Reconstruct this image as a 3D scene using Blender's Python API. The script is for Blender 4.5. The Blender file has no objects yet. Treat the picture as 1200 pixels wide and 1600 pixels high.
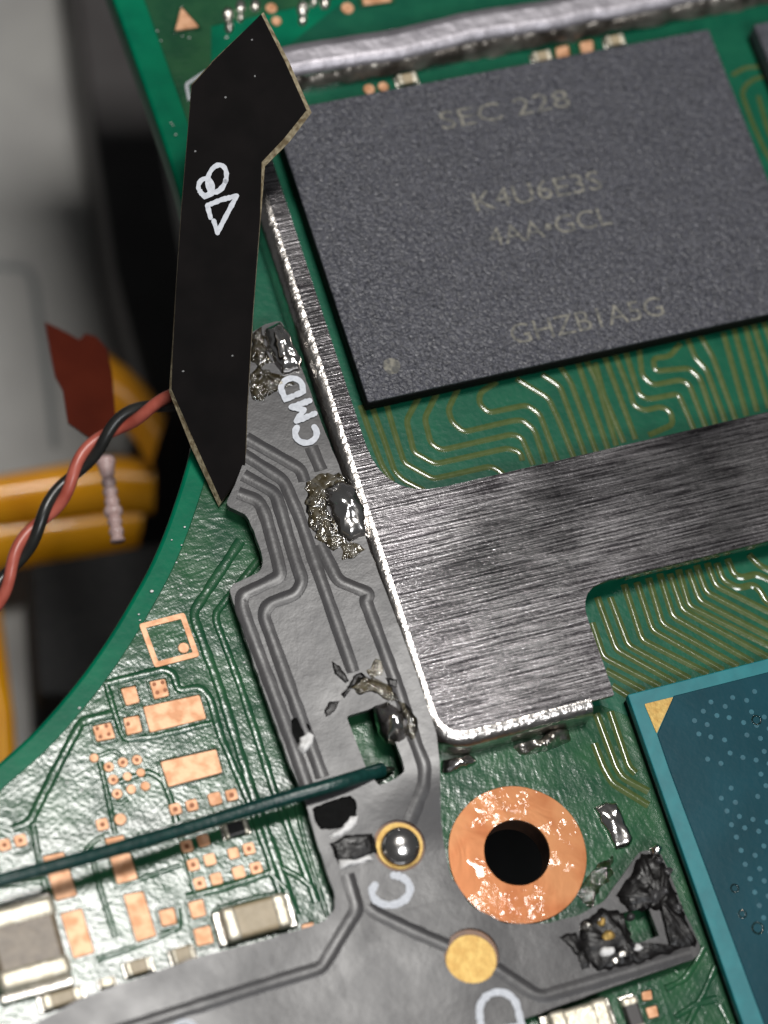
import bpy, bmesh, math, random
from mathutils import Vector, Matrix, noise
from mathutils.geometry import tessellate_polygon

# ------------------------------------------------------------------ scene, camera, light
# one Blender unit = 1 cm of the real place (a memory package is 1.45 x 1.0 units)
scene = bpy.context.scene
scene.unit_settings.system = 'METRIC'
scene.unit_settings.scale_length = 0.01
FPX = 4189.0            # focal length in photo pixels (photo is 1200 x 1600)
HCAM = 7.26             # camera height above the board
R = [[0.94171937, 0.29535983, -0.16101924],
     [-0.21910618, 0.90174043, 0.37263479],
     [0.25525891, -0.31563709, 0.91390159]]
AX = Vector((R[0][0], -R[0][1], -R[0][2]))
AY = Vector((-R[1][0], R[1][1], R[1][2]))
AF = Vector((R[2][0], -R[2][1], -R[2][2]))
CAM = -AF * (HCAM / -AF.z)
CAM.z = HCAM

cam_d = bpy.data.cameras.new('camera')
cam = bpy.data.objects.new('camera', cam_d)
scene.collection.objects.link(cam)
cam.matrix_world = Matrix(((AX.x, AY.x, -AF.x, CAM.x), (AX.y, AY.y, -AF.y, CAM.y),
                           (AX.z, AY.z, -AF.z, CAM.z), (0, 0, 0, 1)))
cam_d.sensor_fit = 'VERTICAL'
cam_d.sensor_height = 24.0
cam_d.lens = FPX / 1600.0 * 24.0
cam_d.clip_start = 0.05
cam_d.clip_end = 200
cam_d.dof.use_dof = True
cam_d.dof.focus_distance = 7.84
cam_d.dof.aperture_fstop = 0.33
scene.camera = cam


def P(px, py, z=0.0):
    """photo pixel -> point at height z"""
    d = AX * ((px - 600) / FPX) - AY * ((py - 800) / FPX) + AF
    t = (z - CAM.z) / d.z
    return CAM + d * t


world = bpy.data.worlds.new('World')
scene.world = world
world.use_nodes = True
bg = world.node_tree.nodes['Background']
bg.inputs[0].default_value = (0.95, 0.97, 1.0, 1)
bg.inputs[1].default_value = 0.06


def area(name, mirror_px, height, sx, sy, power, col):
    """bench lamp placed so that its mirror image on the board falls at a pixel"""
    foot = P(-138, 2508, 0)
    m = P(mirror_px[0], mirror_px[1], 0)
    loc = m + (m - foot) * (height / HCAM)
    loc.z = height
    l = bpy.data.lights.new(name, 'AREA')
    l.shape = 'RECTANGLE'
    l.size = sx
    l.size_y = sy
    l.energy = power
    l.color = col
    o = bpy.data.objects.new(name, l)
    scene.collection.objects.link(o)
    o.location = loc
    o.rotation_euler = (P(600, 900) - loc).to_track_quat('-Z', 'Y').to_euler()
    return o


area('bench_lamp', (45, 1640), 24.0, 5.5, 3.6, 5000, (1.0, 0.975, 0.94))
wl_ = bpy.data.lights.new('near_lamp', 'AREA')      # second lamp added on the near side, raised for glints on near-facing slopes
wl_.shape = 'RECTANGLE'
wl_.size, wl_.size_y, wl_.energy, wl_.color = 8.0, 5.0, 2300, (0.95, 0.97, 1.0)
wo_ = bpy.data.objects.new('near_lamp', wl_)
scene.collection.objects.link(wo_)
wo_.location = (0.5, -12.5, 19.0)
wo_.rotation_euler = (P(600, 1000) - wo_.location).to_track_quat('-Z', 'Y').to_euler()

scene.view_settings.view_transform = 'Standard'
scene.view_settings.look = 'None'
scene.view_settings.exposure = 0.0
scene.view_settings.gamma = 1.0
scene.render.engine = 'CYCLES'
random.seed(7)

# ------------------------------------------------------------------ materials


def new_mat(name):
    m = bpy.data.materials.new(name)
    m.use_nodes = True
    nt = m.node_tree
    b = nt.nodes['Principled BSDF']
    return m, nt, b


def mat(name, c1, c2=None, rough=0.4, metal=0.0, scale=40.0, bump=0.0, bdist=0.004, bscale=None,
        stretch=None, rough2=None, coat=0.0, spec=0.5, detail=4.0, thresh=(0.35, 0.65), distort=0.0,
        fine=0.0, fine_scale=300.0, trans=0.0, ior=1.45, rot=0.0, wave=0.0, wave_scale=5.0):
    m, nt, b = new_mat(name)
    N, L = nt.nodes, nt.links
    tc = N.new('ShaderNodeTexCoord')
    vec = tc.outputs['Object']
    if stretch:
        mp = N.new('ShaderNodeMapping')
        mp.inputs['Scale'].default_value = stretch
        mp.inputs['Rotation'].default_value = (0, 0, rot)
        L.new(vec, mp.inputs[0])
        vec = mp.outputs[0]
    n1 = N.new('ShaderNodeTexNoise')
    n1.inputs['Scale'].default_value = scale
    n1.inputs['Detail'].default_value = detail
    n1.inputs['Distortion'].default_value = distort
    L.new(vec, n1.inputs['Vector'])
    r = N.new('ShaderNodeValToRGB')
    r.color_ramp.elements[0].position = thresh[0]
    r.color_ramp.elements[1].position = thresh[1]
    r.color_ramp.elements[0].color = (*c1, 1)
    r.color_ramp.elements[1].color = (*(c2 or c1), 1)
    L.new(n1.outputs['Fac'], r.inputs[0])
    L.new(r.outputs[0], b.inputs['Base Color'])
    b.inputs['Metallic'].default_value = metal
    b.inputs['Roughness'].default_value = rough
    b.inputs['Specular IOR Level'].default_value = spec
    b.inputs['IOR'].default_value = ior
    b.inputs['Transmission Weight'].default_value = trans
    if coat:
        b.inputs['Coat Weight'].default_value = coat
        b.inputs['Coat Roughness'].default_value = 0.08
    if rough2 is not None:
        mr = N.new('ShaderNodeMapRange')
        mr.inputs['From Min'].default_value = 0.3
        mr.inputs['From Max'].default_value = 0.7
        mr.inputs['To Min'].default_value = rough
        mr.inputs['To Max'].default_value = rough2
        L.new(n1.outputs['Fac'], mr.inputs['Value'])
        L.new(mr.outputs[0], b.inputs['Roughness'])
    if bump:
        n2 = N.new('ShaderNodeTexNoise')
        n2.inputs['Scale'].default_value = bscale or scale
        n2.inputs['Detail'].default_value = detail
        n2.inputs['Distortion'].default_value = distort
        L.new(vec, n2.inputs['Vector'])
        bp = N.new('ShaderNodeBump')
        bp.inputs['Strength'].default_value = bump
        bp.inputs['Distance'].default_value = bdist
        L.new(n2.outputs['Fac'], bp.inputs['Height'])
        last = bp
        if fine:
            n3 = N.new('ShaderNodeTexNoise')
            n3.inputs['Scale'].default_value = fine_scale
            n3.inputs['Detail'].default_value = 2
            L.new(tc.outputs['Object'], n3.inputs['Vector'])
            bp2 = N.new('ShaderNodeBump')
            bp2.inputs['Strength'].default_value = fine
            bp2.inputs['Distance'].default_value = bdist * 0.4
            L.new(n3.outputs['Fac'], bp2.inputs['Height'])
            L.new(bp.outputs[0], bp2.inputs['Normal'])
            last = bp2
        if wave:
            n4 = N.new('ShaderNodeTexNoise')
            n4.inputs['Scale'].default_value = wave_scale
            n4.inputs['Detail'].default_value = 2
            L.new(tc.outputs['Object'], n4.inputs['Vector'])
            bp3 = N.new('ShaderNodeBump')
            bp3.inputs['Strength'].default_value = 1.0
            bp3.inputs['Distance'].default_value = wave
            L.new(n4.outputs['Fac'], bp3.inputs['Height'])
            L.new(last.outputs[0], bp3.inputs['Normal'])
            last = bp3
        L.new(last.outputs[0], b.inputs['Normal'])
    return m


M = {}
M['mask'] = mat('green_solder_mask', (0.002, 0.066, 0.036), (0.005, 0.084, 0.044), 0.25, scale=14, bump=0.3,
                bdist=0.002, bscale=60, fine=0.2, fine_scale=200, detail=3)
M['mask_edge'] = mat('green_mask_bare_margin', (0.0005, 0.095, 0.050), (0.001, 0.125, 0.062), 0.34, spec=0.08, scale=10, bump=0.25,
                     bdist=0.002, bscale=50, detail=3)
M['mask_pour'] = mat('green_mask_over_copper', (0.010, 0.055, 0.026), (0.020, 0.082, 0.034), 0.21, scale=9, bump=0.6,
                     bdist=0.0022, bscale=42, fine=0.7, fine_scale=85, detail=3, wave=0.0065, wave_scale=4.0)
M['mask_trace'] = mat('green_mask_on_trace', (0.060, 0.088, 0.026), (0.078, 0.105, 0.036), 0.15, spec=0.9, scale=50, bump=0.3,
                      bdist=0.0006, bscale=90, detail=2)
M['mask_ridge'] = mat('green_mask_on_ridge', (0.012, 0.065, 0.034), (0.018, 0.08, 0.04), 0.24, scale=50, bump=0.6,
                      bdist=0.002, bscale=90, detail=3)
M['copper'] = mat('bare_copper_pad', (0.62, 0.345, 0.20), (0.42, 0.195, 0.09), 0.46, metal=0.30, thresh=(0.42, 0.62), scale=26, bump=0.25,
                  bdist=0.0015, bscale=90)
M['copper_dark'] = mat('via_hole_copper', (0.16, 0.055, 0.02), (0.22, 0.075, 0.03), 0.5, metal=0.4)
M['ring'] = mat('fluxed_copper_ring', (0.30, 0.122, 0.042), (0.23, 0.066, 0.013), 0.42, metal=0.5, scale=5, bump=0.3,
                bdist=0.003, bscale=8, rough2=0.28, coat=0.9, detail=4, distort=0.8, thresh=(0.4, 0.62))
M['gold'] = mat('gold_plated_pad', (0.40, 0.27, 0.085), (0.33, 0.20, 0.055), 0.46, metal=0.6, scale=40, bump=0.3,
                bdist=0.002, bscale=80, detail=4)
M['flex'] = mat('black_coverlay', (0.028, 0.027, 0.029), (0.040, 0.038, 0.039), 0.38, scale=9, spec=0.54, bump=0.35,
                bdist=0.0018, bscale=30, rough2=0.32, fine=0.25, fine_scale=160, detail=3)
M['tab'] = mat('shaded_tab_face', (0.004, 0.0035, 0.0035), (0.006, 0.005, 0.005), 0.55, scale=9, bump=0.1,  # ribbon cover darkened: shade of the tilted tab put into the colour
               bdist=0.001, bscale=60, spec=0.03)
M['tabedge'] = mat('tan_laminate_edge', (0.13, 0.095, 0.05), (0.34, 0.29, 0.19), 0.7, scale=60, bump=0.6,
                   bdist=0.004, bscale=160)
M['ink'] = mat('white_screen_ink', (0.46, 0.48, 0.52), (0.56, 0.58, 0.62), 0.7, scale=90, bump=0.4, bdist=0.003)
M['chip'] = mat('grey_mould_compound', (0.020, 0.021, 0.027), (0.066, 0.067, 0.082), 0.38, scale=95, bump=1.0,
                bdist=0.0055, bscale=80, fine=0.0, fine_scale=210, detail=2, distort=0.8, thresh=(0.3, 0.7))
M['chipside'] = mat('dark_shaded_side', (0.004, 0.004, 0.004), (0.007, 0.007, 0.007), 0.7, spec=0.1, scale=60, bump=0.3)  # near-black stands in for shade on the grey memory package's sides
M['laser'] = mat('laser_marking', (0.085, 0.082, 0.070), (0.17, 0.165, 0.14), 0.7, scale=75, bump=0.7, bdist=0.006,
                 bscale=78, detail=3, distort=0.6, thresh=(0.35, 0.6))
M['teal'] = mat('teal_package_mask', (0.004, 0.13, 0.15), (0.007, 0.16, 0.18), 0.35, scale=20, bump=0.15, bdist=0.002)
M['tealdark'] = mat('dark_teal_package_mask', (0.002, 0.036, 0.050), (0.004, 0.048, 0.066), 0.22, scale=5, bump=0.12,
                    bdist=0.002, bscale=60)
M['tealdot'] = mat('teal_via_dot', (0.004, 0.065, 0.092), (0.006, 0.10, 0.135), 0.4, scale=50)
M['solder'] = mat('bright_solder', (0.90, 0.87, 0.84), (0.78, 0.74, 0.70), 0.18, metal=1.0, scale=25, bump=0.4,
                  bdist=0.006, bscale=20, detail=3)
M['solderdull'] = mat('dull_tinned_metal', (0.70, 0.67, 0.62), (0.50, 0.47, 0.42), 0.28, metal=1.0, scale=40, bump=0.6,
                      bdist=0.006, bscale=70)
M['term'] = mat('tinned_end_cap', (0.62, 0.58, 0.48), (0.48, 0.43, 0.33), 0.42, metal=0.6, scale=45, bump=0.5,
                bdist=0.005, bscale=80)
M['ceramic'] = mat('brown_ceramic', (0.13, 0.10, 0.07), (0.19, 0.15, 0.105), 0.42, scale=40, bump=0.4, bdist=0.004)
M['ceramic2'] = mat('tan_ceramic', (0.30, 0.24, 0.15), (0.36, 0.29, 0.19), 0.45, scale=40, bump=0.3, bdist=0.004)
M['resistor'] = mat('black_resistor_body', (0.012, 0.012, 0.012), (0.02, 0.02, 0.02), 0.4, scale=40)


def flux_mat():
    """clear rosin: see-through film with sharp reflections and a faint amber tint"""
    m, nt, b = new_mat('glassy_flux')
    N, L = nt.nodes, nt.links
    N.remove(b)
    tc = N.new('ShaderNodeTexCoord')
    n = N.new('ShaderNodeTexNoise')
    n.inputs['Scale'].default_value = 26
    n.inputs['Detail'].default_value = 3
    n.inputs['Distortion'].default_value = 1.8
    L.new(tc.outputs['Object'], n.inputs['Vector'])
    bp = N.new('ShaderNodeBump')
    bp.inputs['Strength'].default_value = 0.9
    bp.inputs['Distance'].default_value = 0.010
    L.new(n.outputs['Fac'], bp.inputs['Height'])
    g = N.new('ShaderNodeBsdfGlossy')
    g.inputs['Roughness'].default_value = 0.08
    L.new(bp.outputs[0], g.inputs['Normal'])
    t = N.new('ShaderNodeBsdfTransparent')
    r = N.new('ShaderNodeValToRGB')
    r.color_ramp.elements[0].position = 0.38
    r.color_ramp.elements[1].position = 0.62
    r.color_ramp.elements[0].color = (0.50, 0.44, 0.30, 1)
    r.color_ramp.elements[1].color = (0.92, 0.90, 0.84, 1)
    L.new(n.outputs['Fac'], r.inputs[0])
    L.new(r.outputs[0], t.inputs[0])
    f = N.new('ShaderNodeFresnel')
    f.inputs['IOR'].default_value = 1.8
    L.new(bp.outputs[0], f.inputs['Normal'])
    mx = N.new('ShaderNodeMixShader')
    L.new(f.outputs[0], mx.inputs[0])
    L.new(t.outputs[0], mx.inputs[1])
    L.new(g.outputs[0], mx.inputs[2])
    L.new(mx.outputs[0], N['Material Output'].inputs[0])
    return m


M['flux'] = flux_mat()
M['char'] = mat('charred_flux', (0.003, 0.0026, 0.0026), (0.008, 0.007, 0.007), 0.24, spec=0.28, scale=26, bump=0.5, bdist=0.007,
                bscale=30, detail=3, distort=0.8, rough2=0.5)
M['dark_scrape'] = mat('scorched_coverlay', (0.002, 0.002, 0.002), (0.004, 0.004, 0.004), 0.6, spec=0.06, scale=40, bump=0.5,
                       bdist=0.005, bscale=50)
M['crumb'] = mat('white_residue', (0.62, 0.61, 0.60), (0.75, 0.74, 0.73), 0.5, scale=60, bump=0.8, bdist=0.006)
M['wiregreen'] = mat('green_enamel', (0.003, 0.026, 0.023), (0.006, 0.040, 0.034), 0.28, scale=50, bump=0.4,
                     bdist=0.004, bscale=70)
M['wirered'] = mat('red_insulation', (0.30, 0.060, 0.040), (0.40, 0.10, 0.07), 0.34, scale=14, bump=0.2, bdist=0.004)
M['wireblack'] = mat('black_insulation', (0.012, 0.012, 0.012), (0.02, 0.02, 0.018), 0.30, scale=14, bump=0.2,
                     bdist=0.004)
M['tape'] = mat('brown_red_tape', (0.060, 0.008, 0.003), (0.075, 0.011, 0.004), 0.35, scale=6, bump=0.15, bdist=0.006)
M['kapton'] = mat('orange_polyimide', (0.80, 0.36, 0.010), (0.66, 0.26, 0.006), 0.32, scale=3, bump=0.2, bdist=0.02,
                  coat=0.3)
M['panel'] = mat('grey_metal_can', (0.25, 0.245, 0.235), (0.30, 0.295, 0.28), 0.6, metal=0.0, scale=3)
M['panelline'] = mat('dark_grey_label_line', (0.16, 0.17, 0.17), None, 0.5)
M['bar'] = mat('black_plastic_rim', (0.030, 0.026, 0.026), (0.04, 0.036, 0.036), 0.45, scale=5)
M['blackfoam'] = mat('black_foam', (0.012, 0.012, 0.013), (0.02, 0.02, 0.02), 0.8, scale=30, bump=0.4, bdist=0.01)
M['floor'] = mat('black_shell_floor', (0.006, 0.006, 0.006), (0.01, 0.01, 0.01), 0.7, scale=10)
M['barrel'] = mat('dark_plated_barrel', (0.04, 0.018, 0.010), (0.06, 0.025, 0.012), 0.5)
M['dust'] = mat('grey_dust', (0.16, 0.16, 0.16), None, 0.8)


def wet_coat(m, scale, dist):
    nt = m.node_tree
    N, L = nt.nodes, nt.links
    b = N['Principled BSDF']
    tc = N.new('ShaderNodeTexCoord')
    n = N.new('ShaderNodeTexNoise')
    n.inputs['Scale'].default_value = scale
    n.inputs['Detail'].default_value = 3
    n.inputs['Distortion'].default_value = 1.2
    L.new(tc.outputs['Object'], n.inputs['Vector'])
    big = N.new('ShaderNodeTexNoise')
    big.inputs['Scale'].default_value = 4.5
    L.new(tc.outputs['Object'], big.inputs['Vector'])
    r = N.new('ShaderNodeMapRange')
    r.inputs['From Min'].default_value = 0.47
    r.inputs['From Max'].default_value = 0.66
    L.new(big.outputs['Fac'], r.inputs['Value'])
    mu = N.new('ShaderNodeMath')
    mu.operation = 'MULTIPLY'
    L.new(n.outputs['Fac'], mu.inputs[0])
    L.new(r.outputs[0], mu.inputs[1])
    bp = N.new('ShaderNodeBump')
    bp.inputs['Strength'].default_value = 1.0
    bp.inputs['Distance'].default_value = dist
    L.new(mu.outputs[0], bp.inputs['Height'])
    L.new(bp.outputs[0], b.inputs['Coat Normal'])
    b.inputs['Coat Weight'].default_value = 1.0
    b.inputs['Coat Roughness'].default_value = 0.06


wet_coat(M['ring'], 24, 0.012)
M['adhesive'] = mat('brown_adhesive', (0.10, 0.035, 0.008), (0.16, 0.06, 0.015), 0.3, scale=30)
M['raildull'] = mat('dull_top_rail', (0.42, 0.40, 0.43), (0.30, 0.285, 0.31), 0.48, metal=0.8, scale=14, bump=0.6, bdist=0.006, bscale=26)
M['footsolder'] = mat('brown_fluxed_solder', (0.10, 0.085, 0.07), (0.34, 0.31, 0.27), 0.35, metal=0.6, scale=14, bump=0.6, bdist=0.008, bscale=30)
M['bead'] = mat('pink_white_resin', (0.50, 0.34, 0.32), (0.62, 0.46, 0.44), 0.2, scale=30, bump=0.2, trans=0.25)


def metal_brushed():
    m, nt, b = new_mat('brushed_shield_metal')
    N, L = nt.nodes, nt.links
    tc = N.new('ShaderNodeTexCoord')

    def nz(scale3, s, d, dist=0.0):
        mp = N.new('ShaderNodeMapping')
        mp.inputs['Scale'].default_value = scale3
        L.new(tc.outputs['Object'], mp.inputs[0])
        n = N.new('ShaderNodeTexNoise')
        n.inputs['Scale'].default_value = s
        n.inputs['Detail'].default_value = d
        n.inputs['Distortion'].default_value = dist
        L.new(mp.outputs[0], n.inputs['Vector'])
        return n.outputs['Fac']
    streak = nz((0.035, 1.0, 1.0), 150, 3, 0.12)
    grit = nz((0.5, 1, 1), 130, 3, 0.8)
    patch = nz((0.7, 1, 1), 4, 4)
    mx = N.new('ShaderNodeMath')
    mx.operation = 'MULTIPLY_ADD'
    mx.inputs[1].default_value = 0.30
    L.new(grit, mx.inputs[0])
    L.new(streak, mx.inputs[2])
    r = N.new('ShaderNodeValToRGB')
    r.color_ramp.elements[0].position = 0.50
    r.color_ramp.elements[1].position = 0.80
    r.color_ramp.elements[0].color = (0.065, 0.06, 0.065, 1)
    r.color_ramp.elements[1].color = (0.40, 0.385, 0.395, 1)
    L.new(mx.outputs[0], r.inputs[0])
    L.new(r.outputs[0], b.inputs['Base Color'])
    b.inputs['Metallic'].default_value = 1.0
    mr = N.new('ShaderNodeMapRange')
    mr.inputs['From Min'].default_value = 0.35
    mr.inputs['From Max'].default_value = 0.65
    mr.inputs['To Min'].default_value = 0.15
    mr.inputs['To Max'].default_value = 0.23
    L.new(patch, mr.inputs['Value'])
    L.new(mr.outputs[0], b.inputs['Roughness'])
    bp = N.new('ShaderNodeBump')
    bp.inputs['Strength'].default_value = 0.5
    bp.inputs['Distance'].default_value = 0.0026
    L.new(mx.outputs[0], bp.inputs['Height'])
    L.new(bp.outputs[0], b.inputs['Normal'])
    return m


M['shield'] = metal_brushed()
M['shieldbend'] = mat('bent_shield_metal', (0.74, 0.70, 0.66), (0.55, 0.52, 0.49), 0.24, metal=1.0, scale=30, bump=0.5,
                      bdist=0.006, bscale=60, detail=4)

# ------------------------------------------------------------------ helpers
COL = scene.collection


def tag(o, label, cat, group=None):
    o['label'] = label
    o['category'] = cat
    if group:
        o['group'] = group
    return o


def thing(name, label, cat, loc, group=None):
    o = bpy.data.objects.new(name, None)
    o.empty_display_size = 0.05
    COL.objects.link(o)
    o.location = loc
    tag(o, label, cat, group)
    return o


def base_of(parent):
    p = parent
    while p.parent:
        p = p.parent
    return Vector(p.location)


WARP_ROOT = [None]


def sstep(a, b, t):
    t = max(0.0, min(1.0, (t - a) / (b - a)))
    return t * t * (3 - 2 * t)


FXA, FXB = P(455, 1200, 0.04).x, P(687, 1190, 0.04).x
FYA, FYB = P(600, 1380, 0.04).y, P(600, 1200, 0.04).y


def lift(x, y):
    """the ribbon leans up against the frame along its column and is gently wavy"""
    k = sstep(FYA, FYB, y)
    r_ = 0.115 * max(0.0, min(x, FXB + 0.05) - (FXA - 0.06)) * k
    n_ = 0.0055 * (noise.noise(Vector((x * 2.3, y * 2.3, 4.2))) + 1.0) + 0.0012 * noise.noise(Vector((x * 8, y * 8, 1.2)))
    return r_ + n_


def raise_bm(bm):
    """lift points measured at the flat height; the photo fixes their direction, so they move along the sight line"""
    for v in bm.verts:
        d = CAM - v.co
        v.co += d * (lift(v.co.x, v.co.y) / d.z)


def gridcut(bm, step):
    xs = [v.co.x for v in bm.verts]
    ys = [v.co.y for v in bm.verts]
    k = math.floor(min(xs) / step) * step + step
    while k < max(xs):
        bmesh.ops.bisect_plane(bm, geom=bm.verts[:] + bm.edges[:] + bm.faces[:], plane_co=(k, 0, 0), plane_no=(1, 0, 0))
        k += step
    k = math.floor(min(ys) / step) * step + step
    while k < max(ys):
        bmesh.ops.bisect_plane(bm, geom=bm.verts[:] + bm.edges[:] + bm.faces[:], plane_co=(0, k, 0), plane_no=(0, 1, 0))
        k += step


def obj(name, bm, material, parent=None, origin=None, smooth=40, warp=None):
    if warp is None:
        warp = parent is not None and parent == WARP_ROOT[0]
    if warp:
        raise_bm(bm)
    off = base_of(parent) if parent else (Vector(origin) if origin is not None else Vector((0, 0, 0)))
    bmesh.ops.translate(bm, verts=bm.verts, vec=-off)
    bmesh.ops.recalc_face_normals(bm, faces=bm.faces)
    me = bpy.data.meshes.new(name)
    bm.to_mesh(me)
    bm.free()
    me.materials.append(M[material] if isinstance(material, str) else material)
    if smooth:
        for p in me.polygons:
            p.use_smooth = True
        if smooth < 180:
            me.set_sharp_from_angle(angle=math.radians(smooth))
        for p in me.polygons:
            if abs(p.normal.z) > 0.99995:
                p.use_smooth = False      # flat tops keep their own normal
    o = bpy.data.objects.new(name, me)
    COL.objects.link(o)
    if parent:
        o.parent = parent
    else:
        o.location = off
    return o


def W(pts, z):
    return [P(x, y, z) for x, y in pts]


def fillet(pts, r, n=5, closed=True, radii=None):
    """round the corners of a 2D polyline (photo pixels or world units alike)"""
    out = []
    m = len(pts)
    for i in range(m):
        p = Vector(pts[i][:2])
        if not closed and i in (0, m - 1):
            out.append((p.x, p.y))
            continue
        a = Vector(pts[i - 1][:2])
        b = Vector(pts[(i + 1) % m][:2])
        rr = radii[i] if radii else r
        da, db = (a - p), (b - p)
        if rr <= 0 or da.length < 1e-9 or db.length < 1e-9:
            out.append((p.x, p.y))
            continue
        k = min(rr, da.length * 0.48, db.length * 0.48)
        s, e = p + da.normalized() * k, p + db.normalized() * k
        for j in range(n + 1):
            t = j / n
            q = s * (1 - t) ** 2 + p * 2 * t * (1 - t) + e * t * t
            out.append((q.x, q.y))
    return out


def jitter(pts, amp, step, seed=0):
    """resample a closed pixel outline and make it a little uneven"""
    out = []
    m = len(pts)
    for i in range(m):
        a, b = Vector(pts[i]), Vector(pts[(i + 1) % m])
        k = max(1, int((b - a).length / step))
        for j in range(k):
            q = a.lerp(b, j / k)
            nx = noise.noise(Vector((q.x * 0.09, q.y * 0.09, seed)))
            ny = noise.noise(Vector((q.x * 0.09, q.y * 0.09, seed + 31.7)))
            out.append((q.x + nx * amp, q.y + ny * amp))
    return out


def prism(loops, z0, z1, bevel=0.0, seg=2, top=True):
    """solid from world XY loops (outer first, then holes)"""
    bm = bmesh.new()
    tv = [[bm.verts.new((p[0], p[1], z1)) for p in lp] for lp in loops]
    bv = [[bm.verts.new((p[0], p[1], z0)) for p in lp] for lp in loops]
    if len(loops) == 1:
        bm.faces.new(tv[0])
        bm.faces.new(list(reversed(bv[0])))
    else:
        tri = tessellate_polygon([[Vector((p[0], p[1], 0)) for p in lp] for lp in loops])
        ft = [v for lp in tv for v in lp]
        fb = [v for lp in bv for v in lp]
        for a, b, c in tri:
            try:
                bm.faces.new((ft[a], ft[b], ft[c]))
                bm.faces.new((fb[c], fb[b], fb[a]))
            except ValueError:
                pass
    edges = []
    for t, b in zip(tv, bv):
        n = len(t)
        for i in range(n):
            j = (i + 1) % n
            bm.faces.new((t[i], b[i], b[j], t[j]))
            e = bm.edges.get((t[i], t[j]))
            if e:
                edges.append(e)
    bmesh.ops.recalc_face_normals(bm, faces=bm.faces)
    if bevel > 0:
        bmesh.ops.bevel(bm, geom=edges, offset=bevel, segments=seg, profile=0.5, affect='EDGES', clamp_overlap=True)
    return bm


def plate(name, px_loops, z0, z1, material, parent=None, bevel=0.0, origin=None, seg=2):
    loops = [W(l, z1) for l in px_loops]
    return obj(name, prism(loops, z0, z1, bevel, seg), material, parent, origin)


def circ(cx, cy, r, n=24, ry=None, wob=0.0, seed=0):
    out = []
    for i in range(n):
        a = 2 * math.pi * i / n
        k = 1 + wob * noise.noise(Vector((math.cos(a) * 2, math.sin(a) * 2, seed)))
        out.append((cx + r * k * math.cos(a), cy + (ry or r) * k * math.sin(a)))
    return out


def wcirc(px, py, rpx, z, n=24, wob=0.0, seed=0):
    """true circle in the board plane; radius in photo pixels"""
    c = P(px, py, z)
    r = (P(px + rpx, py, z) - P(px - rpx, py, z)).length / 2
    return [(c.x + r * (1 + wob * noise.noise(Vector((math.cos(a) * 2, math.sin(a) * 2, seed)))) * math.cos(a),
             c.y + r * (1 + wob * noise.noise(Vector((math.cos(a) * 2, math.sin(a) * 2, seed)))) * math.sin(a))
            for a in (2 * math.pi * i / n for i in range(n))]


PX = (P(601, 800) - P(600, 800)).length     # world size of one photo pixel on the board


def resample(pts, step):
    out = [Vector(pts[0])]
    for a, b in zip(pts[:-1], pts[1:]):
        a, b = Vector(a), Vector(b)
        k = max(1, int((b - a).length / step))
        for j in range(1, k + 1):
            out.append(a.lerp(b, j / k))
    return out


def ridge_bm(px_path, z, w, h, r=10, wob=0.0, flat=0.5, seed=0, soft=True):
    """raised rounded strip along a pixel path; w in px, h in world units"""
    path = fillet(px_path, r, 4, closed=False)
    if wob:
        path = [tuple(v) for v in resample([Vector(q) for q in path], 7)]
    pts = [P(x, y, z) for x, y in path]
    f_ = 0.25 * flat
    prof = [(-0.5, -0.3), (-0.47, 0.30), (-0.36, 0.74), (-f_, 0.97), (0.0, 1.0), (f_, 0.97), (0.36, 0.74), (0.47, 0.30), (0.5, -0.3)]
    if soft:
        prof = [(-0.55, -0.25)] + [(-0.5 + k / 10.0, math.cos(math.pi * (k / 10.0 - 0.5)) ** 1.3) for k in range(11)] + [(0.55, -0.25)]
    bm = bmesh.new()
    rings = []
    n = len(pts)
    for i, p in enumerate(pts):
        a = pts[max(0, i - 1)]
        b = pts[min(n - 1, i + 1)]
        t = (b - a)
        t.z = 0
        t.normalize()
        s = Vector((-t.y, t.x, 0))
        ww = w * PX * (1 + wob * noise.noise(Vector((p.x * 25, p.y * 25, seed))))
        hh = h * (1 + wob * noise.noise(Vector((p.x * 25, p.y * 25, seed + 9))))
        rings.append([bm.verts.new(p + s * (ww * u) + Vector((0, 0, hh * v))) for u, v in prof])
    k = len(prof)
    for i in range(n - 1):
        for j in range(k - 1):
            bm.faces.new((rings[i][j], rings[i][j + 1], rings[i + 1][j + 1], rings[i + 1][j]))
    bm.faces.new(rings[0])
    bm.faces.new(list(reversed(rings[-1])))
    return bm


def ridge(name, path, z, w, h, material, parent, r=10, wob=0.0, flat=0.5, seed=0, soft=True):
    return obj(name, ridge_bm(path, z, w, h, r, wob, flat, seed, soft), material, parent, smooth=75)


def tube_bm(pts, rad, n=10, wob=0.0, seed=0, cap=True):
    bm = bmesh.new()
    rings = []
    up = Vector((0, 0, 1))
    m = len(pts)
    for i, p in enumerate(pts):
        t = (pts[min(m - 1, i + 1)] - pts[max(0, i - 1)]).normalized()
        s = t.cross(up)
        if s.length < 1e-5:
            s = Vector((1, 0, 0))
        s.normalize()
        q = s.cross(t).normalized()
        rr = rad[i] if isinstance(rad, list) else rad
        rr *= 1 + wob * noise.noise(p * 20 + Vector((seed, 0, 0)))
        rings.append([bm.verts.new(p + (s * math.cos(2 * math.pi * j / n) + q * math.sin(2 * math.pi * j / n)) * rr)
                      for j in range(n)])
    for i in range(m - 1):
        for j in range(n):
            bm.faces.new((rings[i][j], rings[i][(j + 1) % n], rings[i + 1][(j + 1) % n], rings[i + 1][j]))
    if cap:
        bm.faces.new(rings[0])
        bm.faces.new(list(reversed(rings[-1])))
    return bm


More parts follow.
